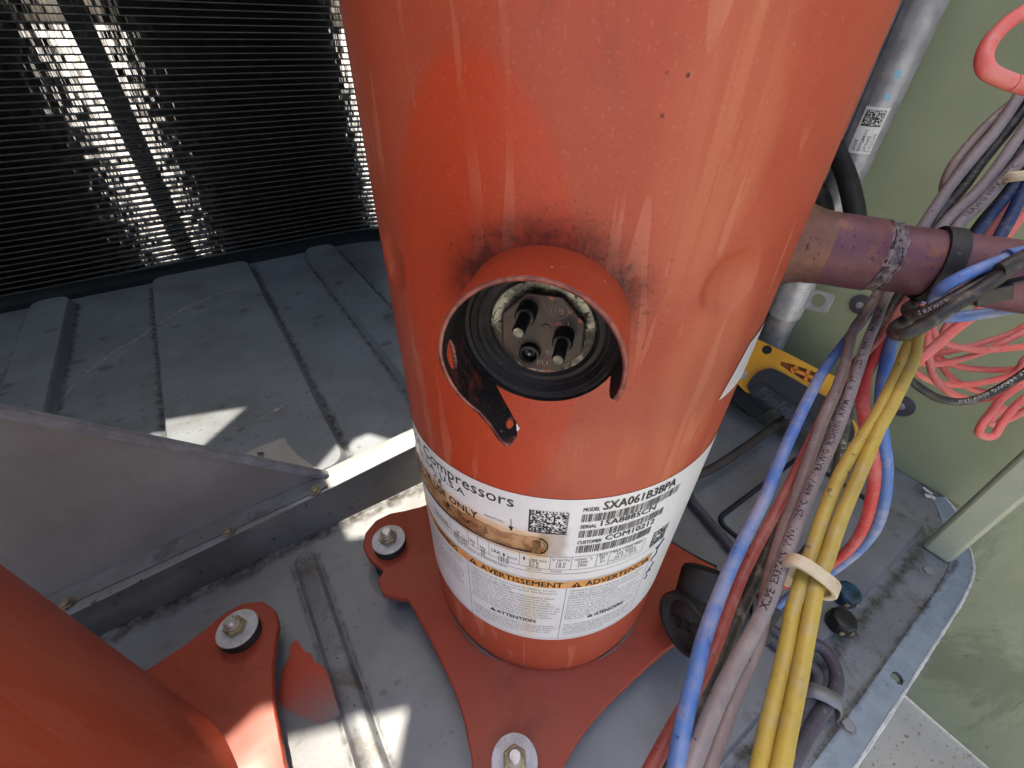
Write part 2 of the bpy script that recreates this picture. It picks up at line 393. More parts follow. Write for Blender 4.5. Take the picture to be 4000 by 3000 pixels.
# copper: heat-purpled tube
def copper():
    N = NT('heat_purpled_copper')
    n1 = N.noise(26, 7, 0.65, None, 0.8)
    col = N.mix(N.ramp(n1, 0.35, 0.6), lin('5e363e'), lin('6a464e'))
    col = N.mix(N.ramp(N.noise(34, 8, 0.75, N.map((1,1,1), (3,1,2)), 0.5), 0.57, 0.68), col, lin('86543e'))
    col = N.mix(N.math('MULTIPLY', N.ramp(N.noise(420, 4, 0.6), 0.60, 0.70), 0.6), col, lin('2a1a1c'))
    r = N.math('ADD', N.math('MULTIPLY', n1, 0.3), 0.36)
    N.bump(N.noise(300, 5, 0.6), 0.15, 0.0005)
    return N.out(col, r, 0.3)
M['copper'] = copper()
M['braze'] = simple('braze_crust', '8a7d7a', '443a44', 230, 0.6, 0.3, ('3a2f34', 420, 0.55), 0.8, 420)
def labelmat():
    N = NT('paper_label_stained')
    X = N.sep(); th = N.math('ARCTAN2', N.math('MULTIPLY', X[1], -1.0), N.math('MULTIPLY', X[0], -1.0))
    sv = N.math('MULTIPLY', th, 0.1); cyl = N.comb(sv, X[2], 0.0)
    col = N.mix(N.ramp(N.noise(16, 5, 0.6, cyl), 0.3, 0.7), lin('e9e9e8'), lin('dedddb'))
    def band(s0, w, z0, z1, colr, amt, soft=0.5):
        nonlocal col
        wob = N.math('MULTIPLY', N.math('SUBTRACT', N.noise(70, 5, 0.65, cyl), 0.5), 0.008)
        d = N.math('ABSOLUTE', N.math('SUBTRACT', N.math('ADD', sv, wob), s0))
        k = N.ramp(d, w, w*soft)
        zt = N.math('ADD', X[2], wob)
        k = N.math('MULTIPLY', k, N.math('MULTIPLY', N.ramp(zt, z0-0.003, z0+0.004), N.ramp(zt, z1+0.006, z1-0.004)))
        col = N.mix(N.math('MULTIPLY', k, amt), col, lin(colr))
    s = lambda deg: 0.1*rad(180+deg)
    band(s(-136), 0.008, 0.11, 0.222, 'dcc48c', 0.38, 0.15)       # brown run below the slot
    band(s(-131), 0.006, 0.15, 0.215, 'dccba4', 0.28, 0.1)
    band(s(-158), 0.048, 0.216, 0.2385, 'd9982a', 0.7, 0.9)  # heat-browned edge of the slot
    band(s(-131), 0.010, 0.218, 0.243, '8c7048', 0.55)
    N.bump(N.noise(120, 4, 0.6), 0.06, 0.0005)
    return N.out(col, 0.34, 0.0)
M['label'] = labelmat()
M['slot'] = simple('scorched_window', '7a4a28', 'c09468', 70, 0.42, 0, ('2e1c10', 130, 0.62), 1.0, 120, aniso=(1, 1, 1), stain=('4a2c18', 60, 0.52, 0.8))
M['slotend'] = simple('rust_brown_end', '6a4a26', '8a6230', 200, 0.7, 0, ('2a1c10', 300, 0.6), 0.4, 400)

# ------------------------------------------------------------------ the setting
def struct(o): o['kind'] = 'structure'; return o
ground = struct(obj('ground', ([(-400,-400,-0.40), (400,-400,-0.40), (400,400,-0.40), (-400,400,-0.40)], [(0,1,2,3)]), M['concrete'], smooth=False))

# base pan of the cabinet: lower sheet, raised deck in front where the compressors stand, ridges behind
pan = struct(obj('base_pan', box(-1.35, 0.505, 0.215, 1.16, -0.014, -0.010), M['panback'], smooth=False))
obj('front_deck', join(plateau(-1.35, 0.420, -0.200, 0.24, 0.008, -0.0135, 0.0, 0.005, 5)), M['deck'], pan)
slot_px = [(3484,2626), (3500,2624), (3518,2640), (3528,2662), (3522,2678), (3504,2674), (3484,2652), (3474,2642)]
slot = [Vector((p.x, p.y, -0.0122)) for p in (at_z(x, y, -0.0122) for x, y in slot_px)]
edge = spline([(-1.35,-0.2610,0), (0.0,-0.2610,0), (0.30,-0.2590,0), (0.375,-0.2570,0), (0.412,-0.2520,0), (0.436,-0.2420,0), (0.454,-0.2310,0), (0.476,-0.2190,0), (0.492,-0.2080,0), (0.503,-0.1940,0)], 10)
def offs(P, d, z):
    out = []
    for i, p in enumerate(P):
        a = P[max(i-1, 0)]; b = P[min(i+1, len(P)-1)]; t = (b-a).normalized(); out.append(p + Vector((t.y, -t.x, 0))*d + Vector((0, 0, z)))
    return out
fl = offs(edge, -0.002, -0.0122) + [Vector((0.505,-0.1900,-0.0122)), Vector((0.505,0.23,-0.0122)), Vector((-1.35,0.23,-0.0122))]
obj('front_flange', slab([fl, slot], (0, 0, -0.0035)), M['pan'], pan, smooth=False)
slot2 = [Vector((p.x, p.y, -0.0112)) for p in slot]
lo_ = offs(edge, 0.0, -0.0112); li_ = offs(edge, -0.0205, -0.0112)
obj('lip', slab([lo_ + list(reversed(li_)), slot2], (0, 0, -0.0009)), M['lip'], pan, smooth=False)
V = []; F = []
for p in edge: V += [p + Vector((0, 0, -0.0112)), p + Vector((0, 0, -0.050))]
for i in range(len(edge)-1): F.append((2*i, 2*i+1, 2*i+3, 2*i+2))
obj('lip_skirt', (V, F), M['lip'], pan)
M['wornedge'] = simple('worn_white_edge', 'd5d8da', 'b4bac0', 90, 0.45, 0.1)
rg0 = random.Random(5)
E2 = spline([e for e in offs(edge, -0.0003, -0.0114)][::1], 3)
obj('worn_edge', tube(E2, [0.0011+0.0007*rg0.random() for _ in E2], 6), M['wornedge'], pan)
for x0, x1 in ((-0.90, -0.70), (-0.527, -0.450), (-0.320, -0.112), (0.008, 0.092), (0.21, 0.40)):
    obj('ridge', plateau(x0, x1, 0.262, 1.045, 0.030, -0.0115, 0.006, 0.009, 5), M['panback'], pan)
obj('rib', plateau(-0.2125, -0.1875, -0.17, 0.170, 0.0124, -0.0005, 0.0055, 0.006, 5), M['pan'], pan)
obj('rib', plateau(-0.60, -0.577, -0.17, 0.168, 0.0114, -0.0005, 0.0055, 0.006, 5), M['pan'], pan)
# beam below the pan
struct(obj('base_beam', box(-1.30, 0.43, -0.19, -0.15, -0.40, -0.0145), M['basebeam'], smooth=False, bevel=0.002))
struct(obj('base_beam', box(-1.30, 0.43, 1.05, 1.12, -0.40, -0.0145), M['basebeam'], smooth=False, bevel=0.002))

# dirt, scratches and scuffs as thin ribbons lying on the sheet
RDG = ((-0.90, -0.70), (-0.527, -0.450), (-0.320, -0.112), (0.008, 0.092), (0.21, 0.40))
def pan_h(x, y):
    if y < 0.24: return 0.0
    for x0, x1 in RDG:
        if x0 < x < x1 and 0.262 < y < 1.045:
            t = min(1.0, min(x-x0, x1-x, 1.045-y)/0.009); return -0.0115 + 0.0175*(0.5-0.5*math.cos(math.pi*t))
    return -0.010
rgd = random.Random(9)
def ribbon(name, P, wd, mat, parent, lift=0.0006, up=Vector((0, 0, 1)), taper=False):
    V = []; F = []; W = []; n = len(P)
    for i, p in enumerate(P):
        a = P[max(i-1, 0)]; b = P[min(i+1, n-1)]; t = (b-a).normalized(); sdv = t.cross(up).normalized()
        k = wd*(0.55+0.9*rgd.random())*(min(1, 0.15+3*i/n, 0.15+3*(n-1-i)/n) if taper else 1)
        V += [p+up*lift-sdv*k, p+up*lift, p+up*lift+sdv*k]; W += [0.0, 1.0, 0.0]
    for i in range(n-1):
        for j in (0, 1): F.append((3*i+j, 3*i+j+1, 3*i+4+j, 3*i+3+j))
    o = obj(name, (V, F), mat, parent, smooth=False)
    at = o.data.attributes.new('w', 'FLOAT', 'POINT'); at.data.foreach_set('value', W)
    return o
def seg(a, b, n): return [Vector(a).lerp(Vector(b), i/n) for i in range(n+1)]
for x0, x1 in RDG[1:4]:
    for x in (x0, x1): ribbon('dirt_line', seg((x, 0.27, -0.0105), (x, 1.02, -0.0105), 60), 0.010, M['dirt'], pan)
for dx in (-0.0135, 0.0135): ribbon('dirt_line', seg((-0.200+dx, -0.16, 0.0), (-0.200+dx, 0.160, 0.0), 40), 0.0035, M['darkdirt'], pan, 0.0004)
ribbon('dirt_line', seg((-0.66, 0.180, 0.0), (-0.05, 0.180, 0.0), 70), 0.012, M['dirt'], pan, 0.0008)
ribbon('dirt_line', seg((-0.50, 0.184, 0.0), (-0.05, 0.1845, 0.0), 70), 0.004, M['darkdirt'], pan, 0.0012)
ribbon('dirt_line', seg((-0.10, -0.2080, -0.0122), (0.42, -0.2080, -0.0122), 70), 0.010, M['dirt'], pan)
ribbon('dirt_line', seg((0.10, -0.2390, -0.0112), (0.41, -0.2375, -0.0112), 50), 0.004, M['dirt'], pan)
def conform(pts):
    out = []
    for i in range(len(pts)-1):
        for k in range(8):
            t = k/8; x = pts[i][0]+(pts[i+1][0]-pts[i][0])*t; y = pts[i][1]+(pts[i+1][1]-pts[i][1])*t
            z = -0.005
            for _ in range(4):
                p = at_z(x, y, z); z = pan_h(p.x, p.y)
            out.append(Vector((p.x, p.y, z)))
    return out
ribbon('scratch', conform([(235,1580), (311,1479), (434,1385), (550,1320), (622,1269), (723,1204), (868,1146), (1013,1110), (1230,1074)]), 0.010, M['scratch'], pan, 0.0010, taper=True)
ribbon('scratch', conform([(976,1659), (1070,1609), (1157,1558), (1258,1500)]), 0.009, M['scratch'], pan, 0.0010, taper=True)
ribbon('scuff', [at_z(x, y, -0.0122) for x, y in ((3604,1905), (3622,1920), (3640,1932))], 0.004, M['scuff'], pan, 0.0012)
ribbon('scuff', [at_z(x, y, -0.0122) for x, y in ((3612,1938), (3632,1942), (3652,1950))], 0.005, M['scuff'], pan, 0.0012)
ribbon('scuff_dirt', [at_z(x, y, -0.0122) for x, y in ((3586,1890), (3625,1925), (3680,1960), (3730,2010))], 0.020, M['darkdirt'], pan, 0.0006)
ribbon('scuff', [at_z(x, y, -0.0112) for x, y in ((3752,2132), (3764,2124), (3774,2118))], 0.004, M['scuff'], pan, 0.0010)
# door streaks
# red light bounced onto the deck, put into the colour of a patch
glow_px = [(1157,2498), (1178,2527), (1190,2545), (1215,2552), (1226,2585), (1255,2599), (1273,2621), (1330,2640), (1352,2700), (1330,2790), (1260,2830), (1180,2800), (1100,2760), (1085,2729), (1099,2621), (1131,2563), (1135,2520)]
def red_glow():
    N = NT('painted_red_glow')
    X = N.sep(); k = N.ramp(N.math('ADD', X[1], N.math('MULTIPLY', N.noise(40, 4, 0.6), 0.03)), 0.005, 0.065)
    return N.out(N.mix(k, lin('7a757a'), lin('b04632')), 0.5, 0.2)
obj('red_glow_patch', fill([[at_z(x, y, 0.0006) for x, y in glow_px]]), red_glow(), pan, smooth=False)

# square black gasket bead on the deck
gl = [Vector((x, y, 0.002)) for x, y in rrect(0.216, 0.398, -0.165, -0.056, 0.012, 8)]
obj('gasket_bead', tube(gl, 0.0028, 10, True), M['gasket'], pan)

# cabinet walls
tag(obj('side_panel', box(0.504, 0.512, -0.236, 0.40, -0.0118, 1.22), M['green'], smooth=False, bevel=0.001), 'olive green cabinet side panel behind the wires and galvanised header', 'panel')
tag(obj('open_door', box(0.5135, 0.530, -1.15, -0.120, -0.384, 1.22), M['door'], smooth=False, bevel=0.002), 'weathered olive green door panel beyond the front lip, standing on the concrete', 'door')
tag(obj('end_panel', box(-1.40, -1.392, -0.24, 1.10, -0.05, 1.22), M['green'], smooth=False, bevel=0.001), 'olive green cabinet end panel on the far left, out of view', 'panel')
post = obj('corner_post', box(0.3955, 0.4135, -0.2335, -0.2065, -0.0120, 1.22), M['post'], bevel=0.004, auto=60)
tag(post, 'pale green upright post at the front corner of the pan', 'post')

# unseen sheet added above the picture: its holes are shaped to throw the sun patches
ZT = 1.22
def to_top(p): return p + SUN*((ZT-p.z)/SUN.z)
def rect_hole(l): return [to_top(p) for p in l]
holes = []
Z0 = lambda x, y, z=0.0: Vector((x, y, z))
holes.append(rect_hole([Z0(-0.262,0.012), Z0(-0.163,-0.027), Z0(-0.186,-0.058), Z0(-0.215,-0.085), Z0(-0.285,-0.045), Z0(-0.288,0.0)]))
holes.append(rect_hole([Z0(-0.152,0.158), Z0(-0.062,0.123), Z0(-0.005,0.14), Z0(0.02,0.20), Z0(-0.025,0.255), Z0(-0.074,0.322), Z0(-0.094,0.322), Z0(-0.158,0.272)]))
holes.append(rect_hole([Z0(-0.42,0.44,0.0), Z0(-0.335,0.492,0.0), Z0(-0.212,0.452,0.0), Z0(-0.33,0.35,0.0)]))
holes.append([Vector((-1.10+0.34*math.cos(2*math.pi*i/40), 1.08+0.34*math.sin(2*math.pi*i/40), ZT)) for i in range(40)])   # round opening added to let in more skylight
outer = [Vector((-1.9, 0.105, ZT)), Vector((0.512, 0.105, ZT)), Vector((0.512, 1.9, ZT)), Vector((-1.9, 1.9, ZT))]
tag(obj('sun_patch_mask', slab([outer] + holes, (0, 0, 0.0015)), M['green'], smooth=False), 'added olive green sheet above the picture, its cut-outs shaping the sun patches', 'panel')

# ------------------------------------------------------------------ microchannel condenser coil wrapped round the back
coil = thing('condenser_coil', (-0.4, 1.08, 0.0), 'black microchannel condenser coil with fine horizontal tubes behind the pan', 'coil')
UC, VC, RC = 0.090, 0.701, 0.379
def coil_pt(s):
    """s measured from u=-1.3 along the inner face; returns point, outward normal"""
    L1 = UC+1.30; L2 = RC*math.pi/2
    if s < L1: return Vector((-1.30+s, VC+RC, 0)), Vector((0, 1, 0))
    if s < L1+L2:
        a = (s-L1)/RC; return Vector((UC+RC*math.sin(a), VC+RC*math.cos(a), 0)), Vector((math.sin(a), math.cos(a), 0))
    return Vector((UC+RC, VC-(s-L1-L2), 0)), Vector((1, 0, 0))
LEN = UC+1.30 + RC*math.pi/2 + (VC-0.0825)
PITCH = 0.0112; DEP = 0.021
rows = int((1.19-0.014)/PITCH)
ss = []; s = 0.0
while s < LEN:
    ss.append(s); s += 0.04 if s < 1.25 or s > 2.05 else 0.012
ss.append(LEN)
V = []; F = []
for s in ss:
    p, nn = coil_pt(s)
    for d, z in ((-0.0012, -0.0006), (-0.0012, 0.0006), (-0.0004, 0.0011), (DEP+0.0005, 0.0011), (DEP+0.0005, -0.0011), (-0.0004, -0.0011)):
        V.append(p + nn*d + Vector((0, 0, z)))
for i in range(len(ss)-1):
    for j in range(6): F.append((i*6+j, i*6+(j+1) % 6, (i+1)*6+(j+1) % 6, (i+1)*6+j))
t0 = obj('tube', (V, F), M['tube'], coil, auto=30)
t0.location.z = 0.014
for r in range(1, rows):
    o = t0.copy(); COL.objects.link(o); o.parent = coil; o.location.z = 0.014 + r*PITCH + random.uniform(-0.0003, 0.0003)
V = []; F = []
rng = random.Random(3)
def fin(p, nn, tilt, z0, z1):
    t = Vector((nn.y, -nn.x, 0)); d = (nn*math.cos(tilt) + t*math.sin(tilt))
    a = p + nn*0.0004; b = a + d*DEP
    n = len(V); V.extend([a+Vector((0,0,z0)), b+Vector((0,0,z0)), b+Vector((0,0,z1)), a+Vector((0,0,z1))]); F.append((n, n+1, n+2, n+3))
s = 0.42; FP = 0.00095
i = 0
while s < 2.06:
    p, nn = coil_pt(s)
    for r in range(0, 54):
        dr = mnoise.noise(Vector((s*95.0, r*0.83, 3.1)))*rad(2.4) + mnoise.noise(Vector((s*330.0, r*2.7, 9.4)))*rad(1.6)
        fin(p, nn, -rad(3.8) + dr + rng.gauss(0, rad(0.5)), 0.014+r*PITCH, 0.014+(r+1)*PITCH)
    fin(p, nn, rng.gauss(0, 0.01), 0.014+54*PITCH, 1.19)
    s += FP
s = 0.0
while s < LEN:
    if not (0.42 < s < 2.06):
        p, nn = coil_pt(s); fin(p, nn, rng.gauss(0, 0.03) + 0.12, 0.014, 1.19)
    s += 0.0028
obj('fins', (V, F), M['fin'], coil, smooth=False, kind='stuff')
# dark foot strip of the coil
V = []; F = []
for s in ss:
    p, nn = coil_pt(s)
    for d, z in ((-0.030, -0.0098), (-0.030, 0.001), (-0.020, 0.006), (-0.004, 0.0122), (DEP, 0.0122), (DEP, -0.0098)): V.append(p + nn*d + Vector((0, 0, z)))
for i in range(len(ss)-1):
    for j in range(6): F.append((i*6+j, i*6+(j+1) % 6, (i+1)*6+(j+1) % 6, (i+1)*6+j))
obj('foot_strip', (V, F), M['gasket'], coil, auto=30)
# header at the end of the coil
HX, HY, HR = 0.472, 0.0675, 0.0180
hd = obj('header', lathe([(HR, 0.0), (HR, 1.19)], 36, (HX, HY, 0)), M['galv'], coil)
obj('edge_channel', box(HX-0.018, HX+0.02, HY+0.0150, HY+0.026, 0.235, 1.18), M['galv'], coil, bevel=0.002)
# upright guard post just outside the coil
GPX = at_y(300, 60, 1.26).x
tag(obj('guard_post', box(GPX-0.021, GPX+0.021, 1.25, 1.27, -0.40, 1.2), M['basebeam'], bevel=0.002), 'dark upright post seen through the coil fins', 'post')

# bracket clipped round the header, its ear with a hole
br = thing('header_bracket', (HX, HY, 0.12), 'galvanised bracket with a round hole in its ear, clipped to the header', 'bracket')
e1 = at_x(3105, 1095, HX-HR); e2 = at_x(3045, 1245, HX-HR)
zb1, zb0 = e1.z, e2.z
V, F = [], []
for i in range(25):
    a = rad(80 + 230*i/24)
    for r in (HR+0.0006, HR+0.0026):
        for z in (zb0, zb1): V.append(Vector((HX+r*math.cos(a), HY+r*math.sin(a), z)))
for i in range(24):
    b = i*4; n = b+4
    F += [(b, b+1, n+1, n), (b+2, n+2, n+3, b+3), (b, n, n+2, b+2), (b+1, b+3, n+3, n+1)]
F += [(0, 2, 3, 1), (96, 97, 99, 98)]
obj('saddle', (V, F), M['brightgalv'], br, auto=30)
ex = HX-0.004
ear = [at_x(x, y, ex) for x, y in [(3136,1118), (3252,1152), (3259,1160), (3232,1218), (3222,1224), (3118,1198)]]
hc = at_x(3196, 1174, ex); hole = [hc + Vector((0, 0.0088*math.cos(2*math.pi*i/20), 0.0088*math.sin(2*math.pi*i/20))) for i in range(20)]
obj('ear', slab([ear, hole], (0.002, 0, 0)), M['brightgalv'], br, smooth=False)

# ------------------------------------------------------------------ text
def text_mesh(txt, bold=0.0, shear=0.0, res=2):
    c = bpy.data.curves.new('t', 'FONT'); c.body = txt; c.resolution_u = res; c.offset = bold; c.shear = shear; c.fill_mode = 'FRONT'
    o = bpy.data.objects.new('t', c); COL.objects.link(o)
    dg = bpy.context.evaluated_depsgraph_get()
    me = bpy.data.meshes.new_from_object(o.evaluated_get(dg))
    v = [Vector(x.co) for x in me.vertices]; f = [tuple(p.vertices) for p in me.polygons]
    bpy.data.objects.remove(o); bpy.data.curves.remove(c); bpy.data.meshes.remove(me)
    return v, f
def text_fit(txt, x0, x1, y0, h, align=None, bold=0.0, shear=0.0, res=2):
    """flat text: capital height h, spread over x0..x1 (x1 None keeps its natural width)"""
    v, f = text_mesh(txt, bold, shear, res)
    if not v: return [], []
    capv, _ = CAP
    xs = [p.x for p in v]; a, b = min(xs), max(xs)
    sy = h/capv; sx = sy if x1 is None else (x1-x0)/(b-a)
    return [Vector((x0+(p.x-a)*sx, y0+p.y*sy, 0)) for p in v], f
_v, _f = text_mesh('H'); CAP = (max(p.y for p in _v), 0)

# ------------------------------------------------------------------ compressor parts
R = 0.1
def cyl(theta, z, r=R): return Vector((r*math.cos(theta), r*math.sin(theta), z))
def shell_mesh(c, dimples=(), z1=0.64, n=300, nz=150):
    prof = [(0.086, 0.0342), (0.0915, 0.0355), (0.0945, 0.0380), (0.0968, 0.0415), (0.0985, 0.0465), (0.0996, 0.0530), (0.1, 0.0600)]
    for i in range(nz+1): prof.append((0.1, 0.064 + (z1-0.064)*i/nz))
    prof += [(0.097, z1+0.02), (0.080, z1+0.045), (0.04, z1+0.06)]
    V = []; F = []
    for r, z in prof:
        for i in range(n):
            t = 2*math.pi*i/n
            rr = r
            for dth, dzz, dr, dd in dimples:
                ds = 0.1*((t-dth+math.pi) % (2*math.pi)-math.pi); q = math.hypot(ds, z-dzz)/dr
                if q < 1.25:
                    if q < 1: rr -= dd*(1-q**4)*(0.65+0.35*(1-q*q))
                    rr += 0.0005*math.exp(-((q-1.02)/0.09)**2)
            V.append(Vector(c) + Vector((rr*math.cos(t), rr*math.sin(t), z)))
    for j in range(len(prof)-1):
        for i in range(n):
            k = (i+1) % n; F.append((j*n+i, j*n+k, (j+1)*n+k, (j+1)*n+i))
    F.append(tuple(range((len(prof)-1)*n, len(prof)*n)))
    return V, F
def foot_outline(c, z):
    tab = [(0, .187), (5, .183), (9, .173), (12, .160), (16, .148), (20, .140), (25, .133), (30, .1285), (37, .125), (45, .1235)]
    out = []
    for i in range(360):
        d = abs((i-45+45) % 90 - 45)
        dd = abs(((i - 45) + 45) % 90 - 45)
        for (a, ra), (b, rb) in zip(tab, tab[1:]):
            if a <= dd <= b: r = ra+(rb-ra)*(dd-a)/(b-a); break
        if 146 < i < 161: r = max(r, 0.160-0.0011*abs(i-152)) if i < 157 else max(r, 0.1545-0.005*(i-157))
        out.append(Vector((c[0]+r*math.cos(rad(i)), c[1]+r*math.sin(rad(i)), z)))
    return out
def foot_plate(c):
    top = foot_outline(c, 0.0345); n = len(top)
    V = top + [Vector((p.x, p.y, 0.0265)) for p in top]
    F = [(i, (i+1) % n, n+(i+1) % n, n+i) for i in range(n)]
    # inner ring dished up to the shell
    ring = [Vector((c[0]+0.1115*math.cos(rad(i)), c[1]+0.1115*math.sin(rad(i)), 0.0372)) for i in range(n)]
    ring2 = [Vector((c[0]+0.0960*math.cos(rad(i)), c[1]+0.0960*math.sin(rad(i)), 0.0402)) for i in range(n)]
    V += ring + ring2
    for i in range(n):
        j = (i+1) % n; F.append((i, j, 2*n+j, 2*n+i)); F.append((2*n+i, 2*n+j, 3*n+j, 3*n+i))
    F.append(tuple(range(n, 2*n)))
    return V, F
comp = thing('compressor', (0, 0, 0), 'red oxide painted scroll compressor with a burnt open terminal cover and a wide white label', 'compressor')
obj('shell', shell_mesh((0,0,0), [(rad(-99.7), 0.382, 0.0130, 0.0034), (rad(177), 0.372, 0.0125, 0.0030)], n=420, nz=240), M['shell'], comp, auto=60)
obj('base_plate', foot_plate((0, 0)), M['foot'], comp, bevel=0.0012, auto=35)
# weld bead between shell and plate, grey where the paint has gone
def arcbead(c, a0, a1, r, z, rr, m, par, nm='weld_bead'):
    P = [Vector((c[0]+r*math.cos(rad(a0+(a1-a0)*i/40)), c[1]+r*math.sin(rad(a0+(a1-a0)*i/40)), z + 0.0002*math.sin(i*0.9))) for i in range(41)]
    return obj(nm, tube(P, [rr*(0.85+0.12*math.sin(i*0.7))*min(1, 0.12+i/14, 0.12+(40-i)/14) for i in range(41)], 8), m, par)
M['weldgray'] = simple('bare_weld', '6a625c', '7a4a40', 60, 0.6, 0.1)
arcbead((0,0), -184, -148, 0.0985, 0.0405, 0.0022, M['weldgray'], comp)
arcbead((0,0), -100, -60, 0.0985, 0.0408, 0.0026, M['weldgray'], comp)

# terminal cover: collar open at the bottom, with a drooping tab
TH, ZC = rad(-138.27), 0.3668
ER = Vector((math.cos(TH), math.sin(TH), 0)); ET = Vector((-math.sin(TH), math.cos(TH), 0)); EK = Vector((0, 0, 1))
def lv(x): return math.sqrt(max(R*R-x*x, 0)) - R - 0.0015
def interp(tab, x):
    for (a, ra), (b, rb) in zip(tab, tab[1:]):
        if a <= x <= b: return ra+(rb-ra)*(x-a)/(b-a)
    return tab[0][1] if x < tab[0][0] else tab[-1][1]
LT = [(-24, .0150), (-22, .0195), (-18, .0225), (-10, .0240), (20, .0235), (90, .0230), (150, .0240), (180, .0247), (196, .0240), (218, .0237), (233.5, .0233), (244.5, .0259), (252, .0294), (257, .0313), (260, .0316), (262.5, .0304), (264.5, .0268)]
LB = [(228, -.002), (231.8, .0037), (246.7, .0113), (254.5, .0158), (261, .0202), (264.5, .0262)]
def ringpt(q, l, r): return ER*(R+l) + ET*(r*math.cos(rad(q))) + EK*(ZC + r*math.sin(rad(q)))
def collar(q0, q1, top, bottom, r, holes=(), dq=0.75, nl=54):
    V = []; F = []; nq = int((q1-q0)/dq)
    for i in range(nq+1):
        q = q0+(q1-q0)*i/nq; lo = bottom(q); hi = max(top(q), lo+0.0002)
        for j in range(nl+1):
            V.append(ringpt(q, lo+(hi-lo)*j/nl, r))
    m = nl+1
    for i in range(nq):
        for j in range(nl):
            q = q0+(q1-q0)*(i+0.5)/nq; lo = bottom(q); hi = max(top(q), lo+0.0002); l = lo+(hi-lo)*(j+0.5)/nl
            if any(((q-hq)/wq)**2+((l-hl)/wl)**2 < 1 for hq, hl, wq, wl in holes): continue
            F.append((i*m+j, (i+1)*m+j, (i+1)*m+j+1, i*m+j+1))
    return V, F
RF = 0.0288
bt = lambda q: max(lv(RF*math.cos(rad(q))), interp(LB, q) if q > 228 else -1)
fence = obj('terminal_collar', collar(-24, 264.5, lambda q: interp(LT, q), bt, RF, [(189, .0178, 11.5, .0034), (257.2, .0215, 2.6, .0030)]), [M['fence'], M['sootin'], M['rim']], comp, auto=60)
md = fence.modifiers.new('solid', 'SOLIDIFY'); md.thickness = 0.0016; md.offset = 1; md.material_offset = 1; md.material_offset_rim = 2
LL = [(-133, .0052), (-113, .0050), (-84, .0022), (-50, -.0004), (-20, -.002)]
low = obj('lower_collar', collar(-133, -18, lambda q: max(interp(LL, q), lv(RF*math.cos(rad(q)))+0.0012), lambda q: lv(RF*math.cos(rad(q)))-0.004, RF, nl=10), [M['fence'], M['soot'], M['rim']], comp, auto=60)
md = low.modifiers.new('solid', 'SOLIDIFY'); md.thickness = 0.0014; md.offset = 1; md.material_offset = 1; md.material_offset_rim = 2
# which side of the sheet the solidify calls inner depends on winding: settle it by the normal
for o in (fence, low):
    me = o.data; c0 = sum((ER*(R+0.012) + EK*ZC - p.center).dot(p.normal) for p in me.polygons)
    if c0 > 0: me.flip_normals()
# sooty inner cup, tinned ring, octagonal block, pins
tb = obj('terminal_cup', lathe([(0.0288, 0.0060), (0.0286, 0.0045), (0.0272, 0.0052), (0.0262, 0.0040), (0.0254, 0.0046), (0.0240, 0.0020), (0.0232, 0.0024), (0.0222, 0.0010), (0.0204, 0.0014), (0.0196, 0.0002), (0.0186, -0.0012)], 64, ER*R+EK*ZC, ER, False, False, fu=ET), M['soot'], comp, auto=25)
cup2 = lathe([(0.0288, 0.006), (0.0298, 0.000), (0.0298, -0.006)], 64, ER*R+EK*ZC, ER, False, False, fu=ET)
obj('cup_skirt', cup2, M['soot'], comp)
obj('tinned_ring', lathe([(0.0196, -0.0010), (0.0188, 0.0006), (0.0168, 0.0009), (0.0150, 0.0002), (0.0120, -0.001)], 56, ER*R+EK*ZC, ER, False, True, fu=ET), M['silver'], comp)
octp = [ER*(R+0.0010) + ET*(0.01585*math.cos(rad(22.5+45*i)) + 0.0003) + EK*(ZC-0.001+0.0168*math.sin(rad(22.5+45*i))) for i in range(8)]
blk = obj('terminal_block', slab([octp], ER*0.0016), M['block'], comp, smooth=False, bevel=0.0006)
def on_block(x, y, h=0.0): return ER*(R+0.0026+h) + ET*x + EK*(ZC+y)
for x, y in ((-0.0050, 0.0086), (0.0083, 0.0004)):
    obj('pin_well', lathe([(0.0036, 0.0), (0.0036, 0.0055), (0.0031, 0.0062)], 24, on_block(x, y), ER), M['pin'], blk)
    obj('pin', lathe([(0.00215, 0.0), (0.00215, 0.0150), (0.0018, 0.0155)], 20, on_block(x, y), ER), M['pin'], blk)
    obj('pin_end', lathe([(0.0018, 0.0), (0.0017, 0.0004), (0.0011, 0.0005)], 20, on_block(x, y, 0.0155), ER), M['pinend'], blk)
obj('socket', lathe([(0.0040, 0.0), (0.0038, 0.0026), (0.0030, 0.0028), (0.0024, 0.0022), (0.0022, 0.0004)], 28, on_block(-0.0036, -0.0088), ER, False, True), M['pin'], blk)
obj('socket_core', lathe([(0.0007, 0.0), (0.0006, 0.0014)], 12, on_block(-0.0036, -0.0088, 0.0005), ER), M['pinend'], blk)
obj('rivet', lathe([(0.0016, 0.0), (0.0014, 0.0004)], 20, on_block(0.0018, 0.0022), ER), M['block'], blk)
def block_text(t, x, y, h, wdt):
    v, f = text_fit(t, x-wdt/2, x+wdt/2, y-h/2, h, res=1)
    return [on_block(p.x, p.y, 0.00025) for p in v], f
mk = join(block_text('UR', 0.0060, 0.0094, 0.0026, 0.0034), block_text('B23', 0.0076, 0.0048, 0.0018, 0.0040), block_text('FU', 0.0012, -0.0130, 0.0024, 0.0040), block_text('R', 0.0034, -0.0078, 0.0011, 0.0010))
obj('moulded_marks', mk, M['mark'], blk, smooth=False)
